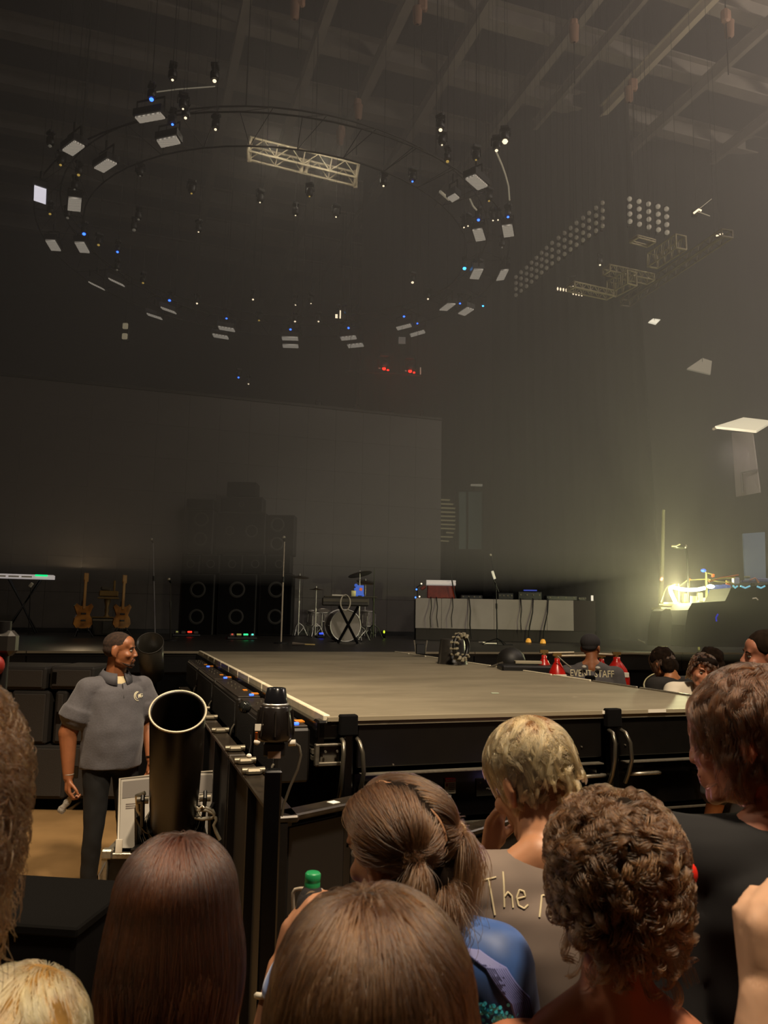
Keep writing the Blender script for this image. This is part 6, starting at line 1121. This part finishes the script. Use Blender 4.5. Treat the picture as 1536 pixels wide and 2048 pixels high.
# blond boy with his cheek on his hand
loc, s = stand_at(1090, 1576, 1.66, 1.60)
TAU = mat('taupe_shirt', '75675d', .85, var=.10, scale=5, bump=.1)
t, Mx, body, sh, P, tips = person('blond boy in a taupe shirt with writing, face resting on his hand', loc, R(0), s, TAU, JEAN, SK2, HBL, voxel=.0055, sleeve=.42, wide=1.2, hd=(-.012, .075, 1.60), hrot=(-22, -8, 32), nk0=(0, -.03, 1.455), nk1=(0, .02, 1.52), chs=(0, -.01, 1.29), shR=(.20, -.02, 1.405), shL=(-.20, -.02, 1.405), elL=(-.20, .22, 1.22), wrL=(-.088, .20, 1.41), hdL=(.18, -.10, 1), hnL=(.85, -.6, .1), fcL=(.25, .4, .5, .6), tsL=1,
 elR=(.16, .24, 1.24), wrR=(.02, .20, 1.41), hdR=(-.25, -.2, 1), hnR=(.2, -1, .2), curlR=.7, shirt_label='taupe tee shirt with cream handwriting on the back')
hair_cap(t, Mx, HBL[1], [((0, -.018, .047), (.083, .098, .085)), ((0, -.05, .0), (.068, .058, .06))], .006, .003, 22)
strands(t, grow(Mx, 22000, 9, lambda p: .036 + .032 * (p[:, 2] > .035), crown(.0, -.01, .05), seed=11, clump=520, cl=.9, noise_=.10, zmin=.01, zback=-.05, front=.06, lift=.35, grav=.55, off=.006, omax=.13), .0006, HBL[0])
W_S = [[(0, .020), (.026, .026)], [(.011, .022), (.020, -.034)], [(.040, .034), (.038, -.020)], [(.039, -.004), (.046, .004), (.053, -.002), (.054, -.020)], [(.063, -.006), (.078, -.002), (.076, .006), (.068, .008), (.062, -.004), (.064, -.016), (.074, -.020), (.082, -.014)],
       [(.10, -.03), (.11, .0), (.125, .0), (.12, -.03)], [(.14, .02), (.14, -.03)], [(.155, 0), (.17, -.03), (.185, .0)]]
proj_strokes('shirt_writing', W_S, sh, t, mat('cream_print', 'c9bb98', .7), .0021, lambda u, v_: V((-.138 + u, -.6, 1.425 + v_)), label='cream hand-drawn word The')
rs_ = np.random.RandomState(9); blobs = []
for cx, cy_ in ((-.07, -.17), (.12, -.10), (.15, -.16), (.10, -.18), (.14, -.24), (-.03, -.20)):
    a0 = rs_.rand() * 6; blobs.append([(cx + (.012 + .010 * math.sin(2.3 * k + a0)) * math.cos(k * .8), cy_ + .02 * math.sin(k * .8 + a0)) for k in range(9)])
proj_strokes('shirt_print', blobs, sh, t, mat('gold_print', 'a07a40', .7), .0024, lambda u, v_: V((u, -.6, 1.36 + v_)), label='gold leafy print')
tp, td_ = tips['R'][0]
rg = MB(); 
for k in range(3): c = V(P['wrR']) + V((.01 + k * .012, -.035, .085 + .002 * k)); rg.tube([c + V((.006 * math.cos(a_), 0, .012 * math.sin(a_))) for a_ in np.linspace(0, PI, 6)], .0028, 6)
rg.build('rings', mat('silver_rings', 'd8ccb4', .25, .8), t, 'silver rings')

for f_, tgt, lab, colr in ((.95, V(loc) + V((-.05, .1, 1.57)), 'unseen added phone glowing violet on the front barricade rail', (.55, .42, 1)), (1.6, V((.72, 1.56, 1.60)), 'unseen added phone glowing pink on the front barricade rail farther right', (1, .5, .62))):
    q_ = pA + dd * f_; q_.z = 1.034
    ph = thing('phone', lab, 'phone', q_, rot=(R(8), 0, .3)); MB().box((0, 0, 0), (.072, .15, .009), bev=.003).build('phone_body', BLKG, ph); MB().box((0, 0, .005), (.064, .138, .001)).build('screen', mat('phone_screen', 'b8a8ff', .3, emit=2.5), ph, 'lit screen')
    lamp('face_tint_spot', 'SPOT', q_ + V((0, -.03, .05)), 14, colr, .04, tgt, 20, .7)  # added spot tinting one face; the phone below it is an unseen addition

# man at right in black
loc, s = stand_at(1520, 1472, 1.48)
t, Mx, body, sh, P, tips = person('tall man in a black tee shirt with tousled brown hair at the right edge', (loc[0] + .04, loc[1], 0), R(0), s, mat('black_tee', '0c0b0d', .9, var=.1, scale=5), JEAN, skin('rosy', 'a06a54'), HB, voxel=.0065, wide=1.15, sleeve=.42, hrot=(-4, 0, 48), hd=(-.035, .035, 1.62), shR=(.21, 0, 1.43), shL=(-.21, 0, 1.43), nk0=(0, -.015, 1.48), chs=(0, 0, 1.31))
hair_cap(t, Mx, HB[1], [((0, -.018, .045), (.083, .099, .084)), ((0, -.05, .0), (.068, .058, .06))], .007, .003, 18)
strands(t, grow(Mx, 14000, 10, lambda p: .07 + .04 * (p[:, 2] > .05), crown(.01, -.06), seed=21, clump=420, cl=.8, noise_=.10, zmin=.0, zback=-.055, front=.055, lift=.25, grav=.5, off=.012, curl=(.004, 1.2), omax=.16), .0006, HB[0])

# curly haired woman, hair tied up
loc, s = stand_at(1228, 1778, 1.26)
t, Mx, body, sh, P, tips = person('woman with piled up curly brown hair and a dark low backed top', loc, R(-4), s, mat('dark_vest', '151214', .8), JEAN, skin('freckled', 'a4694c'), HCU, voxel=.0065, sleeve=.12, wide=.78, cl=.5, hrot=(0, -2, 12), shR=(.165, 0, 1.37), shL=(-.165, 0, 1.37))
sh.data.transform(M.Translation((0, 0, -.055)))
rs_ = np.random.RandomState(31); lumps = [((0, -.025, .045), (.088, .096, .086)), ((0, -.055, -.03), (.066, .056, .07))]
for k in range(26):
    a_ = rs_.rand() * 6.28; e_ = rs_.uniform(-.3, 1.3); q = V((math.cos(a_) * math.cos(e_) * .076, -.035 + math.sin(a_) * math.cos(e_) * .076, .06 + math.sin(e_) * .07))
    if q.y > .05: continue
    lumps.append((tuple(q), (.022, .022, .024)))
hair_cap(t, Mx, HCU[1], lumps, .007, .008, 24)
strands(t, grow(Mx, 13000, 18, .10, crown(.0, -.02), ell=((0, -.025, .045), (.093, .101, .093)), seed=33, clump=420, cl=.93, noise_=.20, zmin=-.02, zback=-.055, front=.05, lift=.3, grav=.12, off=.008, curl=(.011, 2.2), omax=.16), .0007, HCU[0])
MB().ball(Mx @ V((.095, -.075, .035)), (.016, .014, .019)).build('hair_bobble', mat('red_bobble', 'd82a1c', .4), t, 'bright red hair bobble')
MB().tube([P['nk0'] + V((.075 * math.cos(a_), .070 * math.sin(a_), .012 + .012 * math.sin(a_))) for a_ in np.linspace(0, 2 * PI, 33)[:-1]], .0014, 5, True).build('necklace', mat('thin_gold', 'a88a4a', .3, .8), t, 'thin gold necklace')

# long haired girl in front of the cannon
loc, s = stand_at(350, 1838, 1.22)
t, Mx, body, sh, P, tips = person('girl with long straight auburn brown hair seen from behind', loc, R(0), s, mat('brown_top', '20120c', .9), JEAN, SK3, HRD, voxel=.009, sleeve=.4, wide=.85, shR=(.16, 0, 1.37), shL=(-.16, 0, 1.37), cl=.6)
hair_cap(t, Mx, HRD[1], [((0, -.02, .045), (.088, .100, .084)), ((0, -.03, -.06), (.090, .070, .10)), ((0, -.045, -.20), (.108, .06, .13)), ((0, -.05, -.36), (.125, .055, .14)), ((0, -.05, -.50), (.13, .05, .12))], .009, .003, 14)
strands(t, grow(Mx, 16000, 22, .58, crown(.0, -.005), ell=((0, -.02, .035), (.092, .106, .092)), seed=41, clump=700, cl=.6, noise_=.02, zmin=.0, zback=-.02, front=.04, lift=.02, grav=1.0, spread=.12, off=.006, omax=.07, flare=.16), .00055, HRD[0])

# mid-brown head closest to the camera
loc, s = stand_at(742, 2055, .83)
t, Mx, body, sh, P, tips = person('person with soft mid brown hair closest to the camera, seen from behind', loc, R(0), s, mat('rust_top', '1c0e08', .9), JEAN, SK3, HB, voxel=.010, sleeve=.4, wide=.85, shR=(.16, 0, 1.37), shL=(-.16, 0, 1.37), cl=.6)
hair_cap(t, Mx, HB[1], [((0, -.02, .045), (.090, .102, .086)), ((0, -.035, -.05), (.094, .070, .10)), ((0, -.045, -.18), (.11, .06, .13)), ((0, -.05, -.32), (.12, .055, .14))], .009, .003, 14)
strands(t, grow(Mx, 17000, 20, .42, crown(-.008, -.0), ell=((0, -.02, .035), (.094, .108, .094)), seed=51, clump=500, cl=.75, noise_=.07, zmin=.0, zback=-.02, front=.04, lift=.05, grav=.9, spread=.12, off=.006, omax=.14, flare=.16, curl=(.003, 1.6)), .0005, HMID[0])

# pale blond head at the bottom left and fuzzy brown head at the left edge
loc, s = stand_at(20, 2165, .95)
t, Mx, body, sh, P, tips = person('person with pale blond hair cut off by the bottom left corner', loc, R(5), s, mat('grey_hoodie', '2c2c33', .9), JEAN, SK3, HPB, voxel=.010, sleeve=.9)
hair_cap(t, Mx, HPB[1], [((0, -.02, .045), (.092, .105, .086)), ((0, -.04, -.05), (.10, .08, .09))], .009, .006, 16)
strands(t, grow(Mx, 9000, 12, .22, crown(.03, .02), seed=61, clump=300, cl=.7, noise_=.06, zmin=.0, front=.04, lift=.08, grav=.9, off=.01), .0008, HPB[0])
p = aty(60, 1960, 1.25); t = thing('dark_shoulder_bag', 'dark slumped bag strap of the person in front of the black case', 'bag', (p.x - .12, 1.32, p.z - .12)); fuse(MB().ball((0, 0, 0), (.16, .10, .10)).ball((.12, .02, -.03), (.07, .07, .09)).ball((-.15, .02, -.02), (.12, .09, .1)), 'bag_body', mat('grey_cloth_dark', '1f1e22', .95, var=.3, scale=9), t, .01, 3, .02, 9)
MB().cyl((0, 0, -.1), (0, 0, -p.z + .12), .05).build('support', BLKM, t)
loc, s = stand_at(-235, 1640, .80)
t, Mx, body, sh, P, tips = person('person with fuzzy brown curls at the left edge of the picture', loc, R(-10), s, mat('dark_jumper', '14100e', .9), JEAN, SK4, HMID, voxel=.010, sleeve=.9, wide=.9, shR=(.15, 0, 1.35), elR=(.19, .05, 1.1))
strands(t, grow(Mx, 6000, 16, .17, crown(.0, -.02), ell=((0, -.012, .03), (.095, .11, .10)), seed=71, clump=420, cl=.6, noise_=.25, zmin=-.06, zback=-.14, front=.05, lift=.3, grav=.5, off=.006, curl=(.006, 2.0), omax=.18), .0006, HCU[0])
hair_cap(t, Mx, HMID[1], [((0, -.02, .035), (.10, .105, .095)), ((0, -.06, -.05), (.09, .07, .10))], .009, .010, 18)

# raised fist at the bottom right
q0 = aty(1566, 1900, .98)
t, Mx, body, sh, P, tips = person('person beyond the right edge raising a pale fist into the corner', (q0.x + .26, .90, 0), R(5), 1.0, mat('red_top', 'a81812', .8), JEAN, skin('pale', 'd0a484'), HB, voxel=.0065, sleeve=.36, wide=.8, shL=(-.16, 0, 1.37), elL=loc_in(1520, 2250, .93, (q0.x + .26, .90, 0), R(5), 1.), wrL=loc_in(1530, 1990, .95, (q0.x + .26, .90, 0), R(5), 1.), hdL=(.1, .1, 1), hnL=(.9, .4, 0), curlL=1.25, tsL=-1, hd=(.05, .02, 1.635))
hair_cap(t, Mx, HB[1], [((0, -.02, .05), (.085, .10, .085)), ((0, -.05, -.05), (.08, .07, .10))], .010, .006, 16)

# worker in the right pit
loc, s = stand_at(1182, 1290, 7.5, 1.66)
t, Mx, body, sh, P, tips = person('worker in a grey shirt with cream back lettering and a dark cap', loc, R(-12), s, mat('worker_grey', '4d4a4b', .9, var=.1, scale=6), DARKP, SK1, HDK, voxel=.009, wide=1.2, sleeve=.5, hd=(0, .03, 1.63), hrot=(0, 0, -22), shR=(.215, 0, 1.40), shL=(-.215, 0, 1.40), nk0=(0, -.015, 1.48))
hair_cap(t, Mx, mat('dark_cap', '232022', .9), [((0, -.015, .055), (.090, .105, .080)), ((0, .10, .045), (.06, .05, .012)), ((0, -.05, .01), (.07, .06, .04))], .008, .001, 10, name='cap')
LETM = mat('cream_lettering', 'c8bf9c', .7)
me = text_mesh('EVENT STAFF', .078, .0015); bv = BVHTree.FromPolygons([v_.co[:] for v_ in sh.data.vertices], [p_.vertices[:] for p_ in sh.data.polygons])
for v_ in me.vertices:
    h = bv.ray_cast(V((v_.co.x * .84, -.6, 1.405 + v_.co.y * 1.1)), V((0, 1, 0)))
    v_.co = (h[0] + V((0, -.004 - v_.co.z, 0))) if h[0] is not None else V((v_.co.x * .84, -.14, 1.405 + v_.co.y))
me.materials.clear(); me.materials.append(LETM); o = bpy.data.objects.new('back_lettering', me); COL.objects.link(o); o.parent = t; tag(o, 'cream block lettering')
MB().box((-.02, -.150, 1.36), (.09, .04, .07), bev=.012).build('radio_pack', BLKM, t, 'black radio pack'); MB().ball((-.07, -.11, 1.465), (.022, .02, .016)).ball((.05, -.11, 1.46), (.024, .02, .016)).build('strap_clips', mat('clip_white', 'aaa69c', .6), t)
# people beyond the right side of the runway
loc, s = stand_at(1402, 1342, 5.9, 1.56)
t, Mx, body, sh, P, tips = person('smiling young man in a white tee shirt leaning forward beyond the runway', loc, R(165), s, mat('white_tee', 'c8bfae', .85, var=.08, scale=5), JEAN, skin('ruddy', 'a87054'), HB, voxel=.008, smile=.006, sleeve=.42, hd=(.0, .10, 1.56), hrot=(-8, -14, 8), nk0=(0, .02, 1.42), nk1=(0, .06, 1.49), chs=(0, .0, 1.26), elR=(.25, .16, 1.2), wrR=(.18, .30, 1.15), elL=(-.25, .16, 1.2), wrL=(-.15, .3, 1.2))
hair_cap(t, Mx, HB[1], [((0, -.02, .055), (.088, .10, .080)), ((0, .05, .085), (.07, .045, .03))], .008, .010, 22)
strands(t, grow(Mx, 3500, 8, .07, crown(.0, -.04), seed=81, clump=160, cl=.8, noise_=.15, zmin=.045, zback=-.04, front=.03, lift=.5, grav=.5, off=.02, curl=(.008, 1.)), .0016, HB[0])
loc, s = stand_at(1340, 1330, 6.7, 1.57)
t, Mx, body, sh, P, tips = person('dark haired person in shadow left of the smiling young man', loc, R(30), s, mat('dark_top', '1a1613', .9), JEAN, SK4, HDK, voxel=.010, hd=(0, .08, 1.57), hrot=(-25, 0, 0))  # even dark brown shirt
hair_cap(t, Mx, HDK[1], [((0, -.02, .05), (.098, .11, .09)), ((0, -.06, -.03), (.085, .07, .09))], .009, .012, 20)
strands(t, grow(Mx, 2500, 8, .08, crown(.0, -.04), seed=91, clump=160, cl=.8, noise_=.15, zmin=.0, front=.06, lift=.4, grav=.6, off=.02), .0018, HB[0])
loc, s = stand_at(1425, 1332, 6.6, 1.61)
t, Mx, body, sh, P, tips = person('person in a pale grey top just behind the smiling young man', loc, R(10), s, mat('pale_grey_top', '87888a', .9), JEAN, SK4, HDK, voxel=.010, hrot=(0, -10, 0))
hair_cap(t, Mx, HDK[1], [((0, -.02, .05), (.095, .11, .09)), ((0, -.06, -.05), (.08, .07, .10))], .009, .012, 20)
loc, s = stand_at(1492, 1395, 3.9, 1.62)
t, Mx, body, sh, P, tips = person('person with windswept brown hair above the tall man in black', loc, R(20), s, mat('dark_top2', '1f1a16', .9), JEAN, SK4, HMID, voxel=.010)  # shirt in an even dark brown
hair_cap(t, Mx, HMID[1], [((0, -.02, .045), (.095, .11, .085)), ((0, -.06, -.05), (.09, .07, .10))], .009, .008, 16)
strands(t, grow(Mx, 6000, 12, .2, crown(-.06, .05), seed=95, clump=260, cl=.8, noise_=.05, zmin=.0, front=.06, lift=.1, grav=.8, off=.014), .0012, HMID[0])
loc, s = stand_at(1537, 1312, 4.3, 1.635)
t, Mx, body, sh, P, tips = person('dark haired man looking left at the right edge of the picture', loc, R(60), s, mat('black_top', '121114', .9), JEAN, skin('flushed', '94604a'), HDK, voxel=.008, hrot=(0, -8, 20))
hair_cap(t, Mx, HDK[1], [((0, -.02, .052), (.085, .10, .082)), ((0, -.05, .0), (.074, .06, .06))], .008, .006, 20)

# ------------------------------------------------------------ stage haze
hz = bpy.data.materials.new('stage_haze'); hz.use_nodes = True; nt = hz.node_tree; nt.nodes.clear(); o = nt.nodes.new('ShaderNodeOutputMaterial'); v_ = nt.nodes.new('ShaderNodeVolumeScatter')
v_.inputs['Density'].default_value = .04; v_.inputs['Anisotropy'].default_value = .25; v_.inputs['Color'].default_value = (1, .945, .90, 1); nt.links.new(v_.outputs[0], o.inputs['Volume'])
HB_ = MB().box((2, 21.6, 9.8), (57, 28, 14.4)).build('stage_haze', hz, None, 'thin warm haze hanging over and behind the stage', cat='haze', kind='stuff')
MB().box((7.9, 15.75, 2.03), (8.6, 12.3, 1.12)).build('low_haze', hz, None, 'bright haze pooled round the work light at stage right', cat='haze', kind='stuff')
